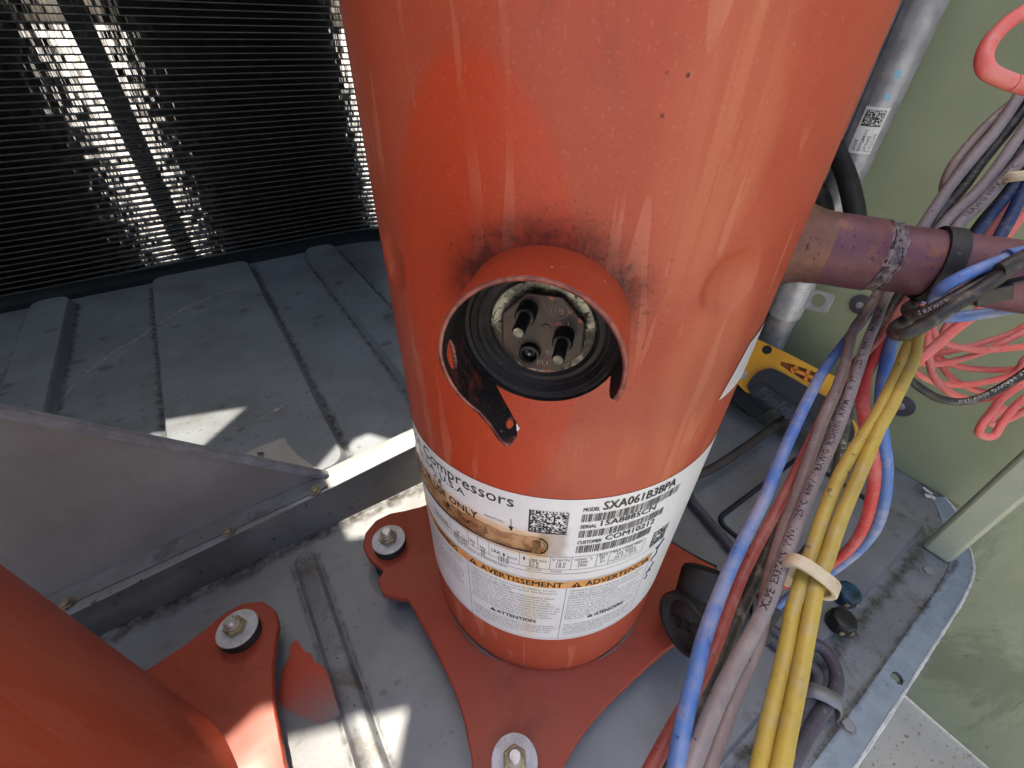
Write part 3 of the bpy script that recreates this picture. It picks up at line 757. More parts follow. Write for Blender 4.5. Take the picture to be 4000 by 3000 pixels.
for x, y, r in ((0.0060, 0.0094, 0.0029), (0.0034, -0.0078, 0.0011)):
    P = [on_block(x+r*math.cos(2*math.pi*i/28), y+r*math.sin(2*math.pi*i/28), 0.0001) for i in range(28)]
    obj('moulded_ring', tube(P, 0.00018, 6, True), M['mark'], blk)

# ------------------------------------------------------------------ the wide label
lab_parts = {}
TILT = 0.00010
def lp(deg, z, off): return cyl(rad(deg), z + TILT*(deg+125), R+off)
def lab_patch(d0, d1, z0, z1, off, nd=None):
    n = nd or max(2, int(abs(d1-d0)/1.5)); V = []; F = []
    for i in range(n+1):
        d = d0+(d1-d0)*i/n
        V += [lp(d, z0, off), lp(d, z1, off)]
    for i in range(n): F.append((2*i, 2*i+2, 2*i+3, 2*i+1))
    return V, F
label = obj('label', lab_patch(-232, -62, 0.1085, 0.2715, 0.0003, 120), M['label'], comp)
DEG = math.degrees(1/R)
def lab_text(t, d0, d1, z, h, bold=0.0, shear=0.0, res=2, off=0.00055):
    v, f = text_fit(t, 0, (d1-d0)/DEG if d1 is not None else None, 0, h, shear=shear, res=res)
    if not bold: return [lp(d0+p.x*DEG, z+p.y, off) for p in v], f
    sh = 0.028*h*DEG                                # bold: the same letters struck three times, a hair apart
    return join(*[([lp(d0+p.x*DEG+k*sh, z+p.y, off+0.00003*(k+1)) for p in v], f) for k in (-1, 0, 1)])
txt = []
txt += [lab_text('Alliance Compressors', -207, -143.3, 0.2600, 0.0088)]
txt += [lab_text('Natchitoches, LA, U.S.A', -212, -160.5, 0.2528, 0.0052)]
txt += [lab_text('C\u20ac', -176.5, -171.5, 0.2450, 0.0058)]
txt += [lab_text('R-410A USE ONLY', -193, -155.8, 0.2376, 0.0058, 0.012)]
txt += [lab_text('MODEL', -123.1, -118.4, 0.2620, 0.0029, 0.01), lab_text('SXA061B3BPA', -117.4, -93.2, 0.2618, 0.0066, 0.009)]
txt += [lab_text('SERIAL', -123.1, -118.2, 0.2472, 0.0029, 0.01), lab_text('15A8885CN', -117.0, -98.8, 0.2478, 0.0046, 0.009)]
txt += [lab_text('CUSTOMER', -123.1, -115.5, 0.2325, 0.0029, 0.01), lab_text('COM10212', -114.4, -97.0, 0.2330, 0.0046, 0.009)]
txt += [lab_text('V\u02d9(m\u00b3/h)', -130.2, -124.4, 0.2152, 0.0026), lab_text('12.0', -128.6, -125.6, 0.2115, 0.0026), lab_text('10.0', -128.6, -125.6, 0.2082, 0.0026)]
txt += [lab_text('n(min\u207b\u00b9)', -122.9, -117.2, 0.2155, 0.0026), lab_text('3500', -121.7, -118.5, 0.2120, 0.0026), lab_text('2900', -121.7, -118.5, 0.2085, 0.0026)]
txt += [lab_text('BOX', -114.9, -112.0, 0.2165, 0.0027), lab_text('IP', -114.3, -112.9, 0.2132, 0.0026), lab_text('21', -114.3, -112.7, 0.2096, 0.0026)]
txt += [lab_text('MAX OPER PRES', -110.7, -99.3, 0.2170, 0.0027), lab_text('H/L BARS', -108.6, -101.6, 0.2137, 0.0025), lab_text('43.0 / 28.0', -109.3, -101.0, 0.2104, 0.0025)]
txt += [lab_text('LRA', -151.0, -147.6, 0.2108, 0.0030), lab_text('I', -146.6, -146.0, 0.2104, 0.0030), lab_text('-BLOCK', -145.4, -141.6, 0.2100, 0.0021), lab_text('136.0', -148.4, -144.6, 0.2066, 0.0026), lab_text('146.0', -148.4, -144.6, 0.2032, 0.0026)]
txt += [lab_text('I', -139.6, -139.0, 0.2128, 0.0030), lab_text('- OPER MAX', -138.4, -131.8, 0.2130, 0.0021), lab_text('27.0', -137.6, -134.4, 0.2098, 0.0027), lab_text('27.0', -137.6, -134.4, 0.2062, 0.0027)]
txt += [lab_text('V ~', -166.5, -162.0, 0.2086, 0.0028), lab_text('208-230', -168.0, -161.3, 0.2054, 0.0025), lab_text('200-220', -168.0, -161.3, 0.2020, 0.0025)]
txt += [lab_text('PH', -159.6, -157.6, 0.2092, 0.0028), lab_text('3', -159.0, -158.2, 0.2056, 0.0026), lab_text('Hz', -155.4, -153.4, 0.2084, 0.0028), lab_text('60', -155.3, -153.5, 0.2052, 0.0026), lab_text('50', -155.3, -153.5, 0.2018, 0.0026)]
txt += [lab_text('MOTOR CAP', -180, -171, 0.2080, 0.0027), lab_text('MFD VOLTS', -180, -171, 0.2046, 0.0027)]
lettering = join(*txt)
obj('lettering', lettering, M['ink'], label, smooth=False, kind='stuff')
small = [lab_text('WARRANTY ONLY', -153.4, -146.2, 0.2440, 0.0016), lab_text('MADE IN USA OF US & IMPORTED PARTS', -166.5, -145.2, 0.1985, 0.0017), lab_text('20113-007', -138.2, -133.2, 0.2030, 0.0015), lab_text('W30000', -130.4, -126.4, 0.2030, 0.0015), lab_text('Z', -115.4, -115.0, 0.2070, 0.0015), lab_text('THERMALLY PROTECTED', -111.2, -100.2, 0.2078, 0.0016)]
FR = ["Uniquement pour le personnel de service. Le non", "respect de ce qui suit peut causer des blessures", "DANGER D'ELECTROCUTION", "Deconnecter et verrouiller l'alimentation avant", "d'effectuer l'entretien. Decharger tous les", "condensateurs. Utiliser cet equipement sur un", "systeme raccorde a la masse. Porter des lunettes", "de protection. Le systeme contient de l'huile et du", "refrigerant sous pression. Detendre la pression des", "cotes haut et bas avant de retirer le compresseur.", "Dessouder les raccords sans tordre les tubes.", "Remettre le couvercle avant de mettre en marche"]
SP = ["Unicamente personal capacitado debe dar servicio", "del equipo. El no seguir las instrucciones de", "seguridad podra ser causa de accidentes graves.", "PELIGRO DE DESCARGA ELECTRICA", "Desconecte la corriente antes de dar servicio.", "Descargue todos los capacitores. Este equipo", "unicamente en un sistema conectado a tierra. Gafas", "de proteccion. El sistema contiene aceite y", "bajo presion. Antes de retirar el compresor alivie", "del lado de alta y de baja. Desconecte el", "compresor soltando los racores con una llave y otra", "llave de respaldo. Consulte el manual del equipo", "doble el tubo. Coloque de nuevo la cubierta antes"]
EN = ["Service by trained personnel only. Failure", "to follow safety rules can cause injury.", "ELECTRICAL SHOCK HAZARD", "Disconnect and lock out power before", "servicing. Discharge all capacitors. Use", "this equipment on a grounded system only.", "Wear eye protection. System contains oil", "and refrigerant under pressure. Relieve", "high and low side before removing the", "compressor. Refit cover before starting."]
def para(lines, d0, d1, ztop, step, h):
    out = []
    mx = max(len(x) for x in lines)
    for i, t in enumerate(lines):
        wd = (d1-d0)*min(1, 0.08+0.92*len(t)/mx); out.append(lab_text(t, d0, d0+wd, ztop-step*i, h, res=1))
    return out
small += para(FR, -160.4, -125.0, 0.1795, 0.00340, 0.0019)
small += para(SP, -122.6, -92.0, 0.1795, 0.00322, 0.0019)
small += para(EN, -196.0, -163.6, 0.1790, 0.0036, 0.0019)
small += para(["N'employer que les lubrifiants et les composants", "refrigerants approuves. Toute utilisation d'autres", "produits de la facon approuvee par le fabricant", "autre utilisation peut causer un incendie, une", "des explosions ou des chocs"], -160.2, -125.0, 0.1295, 0.0032, 0.0018)
small += para(["Use solo refrigerantes y lubricantes aprobados", "componentes de la fabrica. El uso de otras", "aprobadas por Alliance podria causar un", "Uso con hidrocarburos u otras sustancias o", "sustancia peligrosa puede causar fuego, una", "explosiones o corrientes"], -122.4, -91.6, 0.1320, 0.0030, 0.0018)
obj('small_print', join(*small), M['grayink'], label, smooth=False, kind='stuff')
# warning bands
for d0, d1 in ((-200.0, -162.1), (-161.5, -124.1), (-123.5, -91.2)):
    obj('warning_band', lab_patch(d0, d1, 0.1838, 0.1916, 0.00045), M['orange'], label)
def tri(d, z, hw, h, off=0.0006): return [lp(d-hw, z, off), lp(d+hw, z, off), lp(d, z+h, off)], [(0, 1, 2)]
wt = [lab_text('WARNING', -184, -167.0, 0.1850, 0.0056, 0.010, off=0.0006), lab_text('AVERTISSEMENT', -155.6, -125.3, 0.1850, 0.0056, 0.010, off=0.0006), lab_text('ADVERTENCIA', -117.4, -92.0, 0.1850, 0.0056, 0.010, off=0.0006),
      lab_text('ATTENTION', -149.2, -133.6, 0.1345, 0.0046, 0.008), lab_text('ATENCI\u00d3N', -110.6, -98.2, 0.1388, 0.0044, 0.008)]
wt += [tri(-159.2, 0.1846, 1.9, 0.0062), tri(-120.6, 0.1846, 1.9, 0.0062), tri(-151.0, 0.1345, 1.3, 0.0046), tri(-112.4, 0.1388, 1.2, 0.0044)]
obj('warning_words', join(*wt), M['ink'], label, smooth=False, kind='stuff')
obj('warning_marks', join(lab_text('!', -159.4, -159.0, 0.1855, 0.0038, 0.02, off=0.0008), lab_text('!', -120.8, -120.4, 0.1855, 0.0038, 0.02, off=0.0008), lab_text('!', -151.1, -150.9, 0.1352, 0.0028, 0.01, off=0.0008), lab_text('!', -112.5, -112.3, 0.1395, 0.0027, 0.01, off=0.0008)), M['orange'], label, smooth=False)
# ruled lines
ln = []
def hl(d0, d1, z, t=0.00028): ln.append(lab_patch(d0, d1, z-t/2, z+t/2, 0.00052))
def vl(d, z0, z1, t=0.13): ln.append(lab_patch(d-t/2, d+t/2, z0, z1, 0.00052, 2))
for d0, d1, z0, z1 in ((-200, -98.2, 0.2196, 0.2196), (-200, -98.2, 0.2058, 0.2058)):
    n = 60
    hl(d0, d1, z0)
hl(-200, -91, 0.2012); hl(-200, -91.0, 0.1930); hl(-200, -91, 0.1115)
for d in (-169.6, -160.6, -156.4, -151.9, -140.9, -130.7, -123.8, -115.6, -111.3, -98.2): vl(d, 0.2058, 0.2196)
for d in (-161.8, -123.8, -91.0): vl(d, 0.1115, 0.1930, 0.16)
obj('ruled_lines', join(*ln), M['ink'], label, smooth=False, kind='stuff')
# bar codes
def barcode(d0, d1, z0, z1, seed):
    rg = random.Random(seed); out = []; d = d0
    while d < d1:
        wbar = rg.choice((0.14, 0.14, 0.14, 0.34)); out.append(lab_patch(d, min(d+wbar, d1), z0, z1, 0.00052, 1)); d += wbar + rg.choice((0.13, 0.13, 0.15, 0.34))
    return join(*out)
obj('barcode', barcode(-123.2, -90.2, 0.2528, 0.2594, 1), M['ink'], label, smooth=False)
obj('barcode', barcode(-123.2, -94.5, 0.2386, 0.2450, 2), M['ink'], label, smooth=False)
obj('barcode', barcode(-123.1, -97.2, 0.2234, 0.2306, 3), M['ink'], label, smooth=False)
def matrix_code(d0, d1, z0, z1, n, seed, f=lab_patch, off=0.00052):
    rg = random.Random(seed); out = []
    sd = (d1-d0)/n; sz = (z1-z0)/n
    for j in range(n):
        i = 0
        while i < n:
            on = (i == 0) or (j == 0) or (i == n-1 and j % 2 == 0) or (j == n-1 and i % 2 == 0) or (0 < i < n-1 and 0 < j < n-1 and rg.random() < 0.5)
            if on:
                k = i+1
                out.append(f(d0+i*sd, d0+k*sd, z0+j*sz, z0+(j+1)*sz, off, 1))
            i += 1
    return join(*out)
obj('matrix_code', matrix_code(-138.6, -126.9, 0.2418, 0.2614, 24, 11), M['ink'], label, smooth=False)
obj('matrix_code', matrix_code(-94.4, -87.0, 0.2035, 0.2195, 18, 12), M['ink'], label, smooth=False)
# arrow, pen marks
obj('arrow', join(lab_patch(-144.15, -143.9, 0.2415, 0.2492, 0.00052, 1), ([lp(-144.8, 0.2425, 0.00053), lp(-143.25, 0.2425, 0.00053), lp(-144.0, 0.2380, 0.00053)], [(0, 1, 2)])), M['ink'], label, smooth=False)
pen = [[(-89.5, .1945), (-87.5, .1965), (-86.0, .2000)], [(-88.0, .1890), (-88.2, .1925), (-86.8, .1985)], [(-89.2, .1790), (-89.6, .1830), (-88.2, .1850), (-87.6, .1880)], [(-89.6, .1640), (-88.0, .1690), (-87.0, .1740)], [(-89.4, .1655), (-87.2, .1655)], [(-89.0, .1560), (-88.2, .1590), (-88.6, .1610)]]
obj('pen_marks', join(*[tube(spline([lp(d, z, 0.0005) for d, z in l], 6), 0.00045, 5) for l in pen]), M['blueink'], label)
# scorched window strip with rounded end
V = []; F = []; n = 90
for i in range(n+1):
    d = -230 + (230-132.6)*i/n
    top = 0.2360 + 0.0009*math.sin(d*0.31) + 0.0006*math.sin(d*0.83+1) + 0.0004*math.sin(d*2.1); bot = 0.2224
    if d > -135.0:
        t = (d+135.0)/2.4; h = math.sqrt(max(1-t*t, 0)); mid = (top+bot)/2; top = mid+(top-mid)*h; bot = mid+(bot-mid)*h
    for j in range(5):
        zz = bot+(top-bot)*j/4; V.append(lp(d, zz, 0.0005 + 0.0009*math.sin(math.pi*j/4)*(1+0.35*math.sin(d*1.1+j))))
for i in range(n):
    for j in range(4): F.append((i*5+j, (i+1)*5+j, (i+1)*5+j+1, i*5+j+1))
sl = obj('scorched_strip', (V, F), M['slot'], label)
obj('strip_end', lab_patch(-136.9, -134.2, 0.2235, 0.2345, 0.0016, 3), M['slotend'], label)
V = []
obj('strip_rim', tube([lp(d, z, 0.0006) for d, z in [(-230+i*1.0, 0.2219) for i in range(95)]] + [lp(-135+2.9*math.sin(a), 0.2293-0.0074*math.cos(a), 0.0007) for a in [math.pi*k/12 for k in range(13)]], 0.00035, 6), M['ink'], label)

# small white sticker round the right flank
stk = [(-88.6, .3180), (-86.0, .3300), (-84.0, .3420), (-80.5, .3520), (-70, .362), (-62, .362), (-62, .318), (-72, .316), (-80, .3175)]
V = []; F = []
for i in range(21):
    d = -86.6 + 24.6*i/20
    lo = 0.3178; hi = interp([(-86.6, .3185), (-84.5, .328), (-82.5, .336), (-80.5, .345), (-70, .348), (-62, .348)], d)
    V += [cyl(rad(d), lo, R+0.0004), cyl(rad(d), max(hi, lo+.0003), R+0.0004)]
for i in range(20): F.append((2*i, 2*i+2, 2*i+3, 2*i+1))
obj('white_sticker', (V, F), M['white'], comp)
# white chip beside the tab
ch = Vector((math.cos(rad(-137.5)), math.sin(rad(-137.5)), 0))
q = None
def on_shell(px, py, r=R):
    d = ray(px, py); a = d.x*d.x+d.y*d.y; b = CAM.x*d.x+CAM.y*d.y; c = CAM.x**2+CAM.y**2-r*r; s = b*b-a*c
    return CAM+d*((-b-math.sqrt(max(s, 0)))/a)
pc = on_shell(2024, 1665)
bmv, bmf = fill([[on_shell(x, y, R+0.0004) for x, y in [(2014,1650), (2022,1652), (2030,1664), (2034,1670), (2026,1680), (2016,1678), (2012,1664)]]])
obj('paint_chip', (bmv, bmf), M['white'], comp, smooth=False)
# copper stub fillet where the suction line enters
PA = rad(-57.5); PD = Vector((math.cos(PA), math.sin(PA), 0)); PZ = 0.3770
M['stubcol'] = simple('scorched_stub', '7a5240', '5e4038', 60, 0.5, 0.25, ('3a221c', 300, 0.62), 0.3, 300)

# final set of the labelled compressor on its feet
comp.location = (-0.0018, 0.0012, 0.0); comp.rotation_euler = (0, 0, rad(1.1))

# second compressor at the lower left
C2 = (-0.3725, -0.0187)
comp2 = thing('compressor', (C2[0], C2[1], 0), 'red oxide painted compressor cut off by the lower left corner of the picture', 'compressor')
obj('shell', shell_mesh((C2[0], C2[1], 0), n=160, nz=40), M['red'], comp2, auto=60)
obj('base_plate', foot_plate(C2), M['foot'], comp2, bevel=0.0012, auto=35)
arcbead(C2, 30, 62, 0.0985, 0.0408, 0.0026, M['weldgray'], comp2)

# mounting bolts
def mount(x, y, label, tilt=(0, 0)):
    t = thing('mounting_bolt', (x, y, 0), label, 'bolt', 'bolts holding the compressor feet')
    ax = Vector((tilt[0], tilt[1], 1)).normalized()
    obj('grommet', lathe([(0.0185, 0.0), (0.0205, 0.006), (0.0205, 0.026), (0.0215, 0.0296)], 40, (x, y, 0)), M['rubber'], t)
    obj('grommet_top', lathe([(0.0155, 0.0344), (0.0162, 0.040), (0.0140, 0.0460)], 40, (x, y, 0)), M['rubber'], t)
    o = Vector((x, y, 0.0462))
    obj('washer', lathe([(0.0160, 0.0), (0.0164, 0.0006), (0.0164, 0.0014), (0.0160, 0.0020)], 48, o, ax), M['washer'], t, auto=30)
    hexn = [(0.0082, 0.0021), (0.0088, 0.0026), (0.0088, 0.0075), (0.0078, 0.0086)]
    obj('nut', lathe(hexn, 6, o, ax), M['nut'], t, smooth=False, bevel=0.0006)
    obj('nut_collar', lathe([(0.0064, 0.0085), (0.0062, 0.0104), (0.0052, 0.0108)], 28, o, ax), M['nut'], t)
    obj('stud', lathe([(0.0047, 0.008), (0.0047, 0.0150), (0.0036, 0.0164)], 24, o, ax), M['steel'], t)
    return t
mount(-0.1205, 0.1010, 'bolt with a pale washer on the left rear foot of the labelled compressor')
mount(-0.1120, -0.1130, 'bolt with a pale washer on the front foot at the bottom edge of the picture')
mount(-0.2600, 0.0918, 'bolt with a pale washer on the foot of the lower left compressor', (-0.10, 0.04))

# ------------------------------------------------------------------ suction line
sp = thing('suction_pipe', tuple(PD*0.11+Vector((0, 0, PZ))), 'thick heat-purpled copper suction pipe leaving the right side of the labelled compressor', 'pipe')
o = Vector((0, 0, PZ))
obj('suction_stub', lathe([(0.0205, 0.092), (0.0190, 0.0975), (0.0168, 0.1015), (0.0156, 0.106), (0.0152, 0.110)], 48, Vector((0, 0, PZ)), PD), M['stubcol'], sp)
obj('coupling', lathe([(0.0152, 0.1085), (0.0150, 0.115), (0.0148, 0.1275), (0.0143, 0.1292)], 56, o, PD), M['copper'], sp)
obj('pipe', lathe([(0.0134, 0.120), (0.0134, 0.300)] , 56, o, PD), M['copper'], sp)
P = [PD*(0.1300+0.0006*math.sin(2*t)+0.0003*math.sin(7*t+1)) + o + (PD.cross(EK)*math.cos(t)+EK*math.sin(t))*0.0140 for t in [2*math.pi*i/60 for i in range(60)]]
obj('joint_band', lathe([(0.0142, 0.1285), (0.0141, 0.1320), (0.0137, 0.1345)], 56, o, PD, False, False), M['braze'], sp)
obj('braze_ring', tube(P, [0.0007+0.0002*math.sin(5*i) for i in range(60)], 8, True), M['braze'], sp)
P = [PD*(0.1342+0.0008*math.sin(2*t+1)+0.0004*math.sin(9*t)) + o + (PD.cross(EK)*math.cos(t)+EK*math.sin(t))*0.01345 for t in [2*math.pi*i/60 for i in range(60)]]
obj('braze_ring', tube(P, [0.0007+0.0003*math.sin(4*i) for i in range(60)], 8, True), M['braze'], sp)
# black cable tie round it
ct = thing('cable_tie', tuple(PD*0.152+o), 'black cable tie round the copper suction pipe, tail sticking out', 'cable tie')
V, F = lathe([(0.0137, 0.1480), (0.0149, 0.1482), (0.0149, 0.1545), (0.0137, 0.1547)], 60, o, PD, False, False)
obj('band', (V, F), M['rubber'], ct, auto=30)
hp = at_d(3868, 1140, 0.1615)
ux = (at_d(3910, 1128, 0.160)-at_d(3820, 1148, 0.163)).normalized(); uz = (EK - ux*EK.dot(ux)).normalized(); uy = uz.cross(ux)
def obox(c, a, b, d, ux=ux, uy=uy, uz=uz):
    return [c + ux*(a*i) + uy*(b*j) + uz*(d*k) for k in (-1, 1) for j in (-1, 1) for i in (-1, 1)], [(0,2,3,1), (4,5,7,6), (0,1,5,4), (2,6,7,3), (0,4,6,2), (1,3,7,5)]
obj('head', obox(hp, 0.0050, 0.0035, 0.0032), M['black'], ct, smooth=False, bevel=0.0006)
obj('tail', obox(hp+ux*0.0075+uz*0.0022, 0.0060, 0.0016, 0.0006), M['black'], ct, smooth=False, bevel=0.0003)

# ------------------------------------------------------------------ wires
WIRES = {}
def wire(pts, r, m, label, name='wire', cat='wire', group=None, seg=8, n=12):
    Q = [at_d(*p) for p in pts]
    off_frame = lambda p: p[0] > 4000 or p[1] > 3000 or p[1] < 0
    if off_frame(pts[-1]): Q.append(Q[-1] + (Q[-1]-Q[-2]).normalized()*0.16)      # runs on past the edge of the picture
    if off_frame(pts[0]): Q.insert(0, Q[0] + (Q[0]-Q[1]).normalized()*0.16)
    P = spline(Q, seg)
    o = obj(name, tube(P, r, n), WM[m] if isinstance(m, str) else m)
    tag(o, label, cat, group); WIRES[label] = (P, r, o); return o
def prof_d(y):   # distance of the hanging bundle from the lens: under the pipe at the top, close at the bottom
    return interp([(1100, .216), (1200, .206), (1350, .195), (1500, .184), (1800, .166), (2000, .154), (2250, .138), (2500, .122), (2750, .109), (3000, .100), (3200, .094)], y)
def D(l, off=0.0): return [(x, y, prof_d(y)+off) for x, y in l]
RW = 0.00215
hb = 'wires of the hanging bundle'
wire([(3560, 1020, .235), (3460, 1120, .225)] + [(3385,1229,.222), (3296,1343,.212), (3220,1444,.200)] + D([(3157,1558), (3094,1691), (3030,1837), (2986,1950), (2907,2106), (2853,2221), (2798,2357), (2751,2492), (2717,2628), (2670,2831), (2640,3010), (2610,3180)]), RW, 'blue', 'dusty blue wire on the left side of the hanging bundle', group=hb)
wire([(3600, 960, .24), (3500, 1060, .232)] + D([(3423,1153), (3366,1242), (3328,1305), (3296,1438), (3258,1545), (3208,1659), (3151,1818), (3106,1950), (3052,2100), (3010,2250), (2985,2380), (2962,2480), (2922,2590), (2872,2705), (2822,2835), (2763,3000), (2700,3180)], 0.006), RW, 'mauve', 'mauve-grey wire just right of the left blue wire, without print at the top', group=hb)
wire([(3640, 930, .238), (3540, 1040, .228)] + D([(3467,1147), (3423,1254), (3385,1343), (3347,1457), (3309,1571), (3265,1691), (3208,1818), (3151,1950), (3097,2092), (3042,2241), (3002,2350), (2934,2486), (2866,2608), (2791,2764), (2724,2933), (2695,3010), (2640,3180)]), RW, 'gray', 'grey wire with black printing along it, in front of the tool', group=hb)
wire([(3700, 950, .245), (3600, 1050, .240)] + D([(3511,1153), (3442,1280), (3359,1406), (3303,1508), (3239,1628), (3182,1740), (3128,1850), (3080,1950), (3032,2065), (2988,2174), (2946,2275), (2905,2357), (2860,2450), (2815,2560), (2760,2680), (2690,2830), (2590,3000), (2490,3180)], 0.013), RW, 'black', 'black wire between the blue and mauve wires of the bundle', group=hb)
wire([(3720, 1000, .25), (3620, 1080, .245)] + D([(3540,1172), (3480,1260), (3415,1340), (3340,1420), (3265,1520), (3208,1640), (3140,1780), (3066,1930), (3008,2040), (2954,2140), (2898,2252), (2842,2394), (2800,2510), (2728,2670), (2636,2830), (2545,3000), (2450,3180)], 0.011), RW*0.9, 'brown', 'dull red wire mostly hidden behind the left blue wire', group=hb)
wire([(3700, 1050, .25), (3640, 1120, .24), (3560,1210,.226), (3500,1270,.220), (3441,1330,.214), (3404,1406,.210), (3378,1470,.206), (3369,1565,.202), (3382,1660,.200), (3404,1754,.200), (3416,1849,.204), (3404,1950,.212), (3375,2052,.228), (3327,2133,.25), (3259,2194,.27), (3190,2240,.29), (3120,2268,.31), (3056,2289,.33), (2948,2336,.365)], 0.0026, 'red', 'red wire bowing out right and curling back to the black plug')
wire([(3640, 1150, .235), (3570, 1185, .228), (3520,1232,.222), (3486,1300,.214), (3468,1390,.208), (3448,1501,.204), (3442,1628,.202), (3450,1723,.204), (3463,1818,.210), (3458,1930,.222), (3436,2031,.240), (3398,2099,.258), (3340,2162,.275), (3260,2225,.29), (3160,2290,.31), (3100,2318,.325), (3055,2352,.338), (3008,2396,.352)], 0.0027, 'blue', 'pale blue wire bowing right beside the red one, cut end above the plug')
yl = [(3640,1190), (3600,1250), (3556,1337), (3511,1444), (3467,1539), (3410,1647), (3347,1742), (3284,1849), (3239,1950), (3198,2065), (3164,2174), (3131,2275), (3097,2384), (3076,2506), (3042,2662), (3002,2831), (2966,3010), (2925,3180)]
yr = [(3660,1170), (3625,1235), (3587,1305), (3568,1406), (3524,1501), (3480,1590), (3428,1685), (3385,1786), (3345,1880), (3310,1960), (3266,2072), (3232,2174), (3192,2275), (3171,2384), (3144,2526), (3117,2669), (3083,2831), (3047,3010), (3010,3180)]
def prof_y(y): return interp([(1150, .200), (1300, .188), (1500, .174), (1950, .150), (2250, .136), (2500, .126), (2800, .113), (3000, .105), (3200, .098)], y)
wire([(x, y, prof_y(y)+0.002) for x, y in yl], 0.00222, 'yellow', 'left one of the two yellow wires tied side by side')
wire([(x, y, prof_y(y)) for x, y in yr], 0.00222, 'yellow', 'right one of the two yellow wires tied side by side')
wire([(3560, 1150, .235), (3480, 1290, .232), (3400, 1430, .230), (3340, 1550, .230), (3300,1654,.232), (3285,1760,.238), (3262,1870,.248), (3238,1980,.262), (3190,2090,.285), (3120,2180,.31), (3040,2240,.335), (2926,2302,.37)], 0.0027, 'black', 'dark grey wire with white print running down behind the yellow wires')
wire([(4080, 960, .150), (4000,1004,.152), (3915,1070,.155), (3807,1144,.158), (3698,1212,.160), (3603,1274,.163), (3530,1306,.166), (3494,1300,.172), (3505,1272,.180), (3552,1240,.188), (3590,1215,.196)], 0.0025, 'black', 'dusty black wire hooking back below the suction pipe, lower of two')
wire([(4080, 940, .156), (3990,1000,.158), (3880,1070,.160), (3780,1130,.161), (3700,1175,.163), (3640,1205,.165), (3590,1222,.168), (3552,1222,.174), (3545,1200,.182), (3575,1180,.19)], 0.0021, 'black', 'thin black wire hooking back below the suction pipe, upper of two')
wire([(4080,965,.158), (4000,984,.158), (3915,1016,.159), (3807,1058,.160), (3722,1100,.162), (3670,1138,.166), (3650,1172,.174), (3655,1200,.185)], 0.0023, 'blue', 'blue wire curling round the front of the suction pipe')
wire([(4100,1170,.18), (4000,1193,.19), (3888,1217,.2), (3780,1234,.205), (3698,1238,.208), (3630,1236,.21)], 0.0026, 'blue', 'blue wire running level just below the suction pipe')
# thin salmon loops on the green panel
sg = 'thin red loops on the green panel'
sal = [([(4080,1350), (4000,1354), (3847,1368), (3766,1360), (3693,1341), (3655,1312), (3640,1270)], .285, 'thin salmon wire running level at the top of the loops'),
       ([(4060,1240), (3956,1300), (3834,1341), (3753,1362), (3644,1387), (3600,1402), (3560,1430)], .295, 'thin salmon wire sloping up right, upper of the pair'),
       ([(4060,1262), (3970,1311), (3861,1366), (3753,1403), (3658,1422), (3590,1414), (3560,1395)], .29, 'thin salmon wire sloping up right, lower of the pair'),
       ([(4060,1340), (4000,1408), (3956,1463), (3807,1499), (3698,1501), (3617,1479), (3572,1446), (3555,1410)], .295, 'thin salmon wire sagging above the black printed one'),
       ([(3900,1150), (3847,1196), (3777,1250), (3712,1300), (3658,1349), (3590,1405), (3545,1440)], .235, 'thicker red wire crossing steeply in front of the loops'),
       ([(3640,1230), (3622,1300), (3626,1376), (3632,1422), (3650,1476), (3698,1525), (3753,1552), (3834,1560), (3942,1530), (4000,1495), (4070,1440)], .27, 'salmon wire dropping and swinging right under the black printed one'),
       ([(4080,1500), (4000,1558), (3956,1598), (3915,1652), (3885,1700), (3850,1706), (3824,1690), (3840,1650), (3875,1606), (3912,1558), (3990,1500)], .265, 'salmon wire folded back on itself at the bottom of the loops'),
       ([(4080,1560), (4000,1606), (3942,1636), (3890,1656), (3868,1650), (3880,1625), (3920,1590)], .285, 'short salmon wire tucked behind the folded one')]
sal += [([(4080,1410), (3980,1440), (3860,1445), (3740,1430), (3660,1395), (3620,1350), (3615,1290)], .30, 'thin salmon wire curving through the middle of the loops'),
        ([(3720,1230), (3672,1330), (3676,1420), (3735,1490), (3850,1532), (3960,1512), (4070,1450)], .302, 'thin salmon wire forming the widest curve of the loops')]
for l, d, lb in sal: wire([(x, y, d) for x, y in l], 0.0021 if d > .24 else 0.0026, 'salmon', lb, group=sg, n=10)
wire([(3530,1455,.262), (3563,1490,.262), (3617,1530,.262), (3671,1558,.262), (3753,1570,.260), (3834,1552,.258), (3915,1511,.256), (4000,1457,.254), (4080,1390,.25)], 0.0023, 'black', 'black wire with white print sagging among the red loops')
wire([(4080,0,.165), (4000,47,.160), (3923,101,.157), (3866,166,.155), (3843,224,.154), (3855,272,.154), (3905,304,.155), (3988,333,.156), (4080,360,.158)], 0.0026, 'salmon', 'thick red wire loop in the upper right corner')
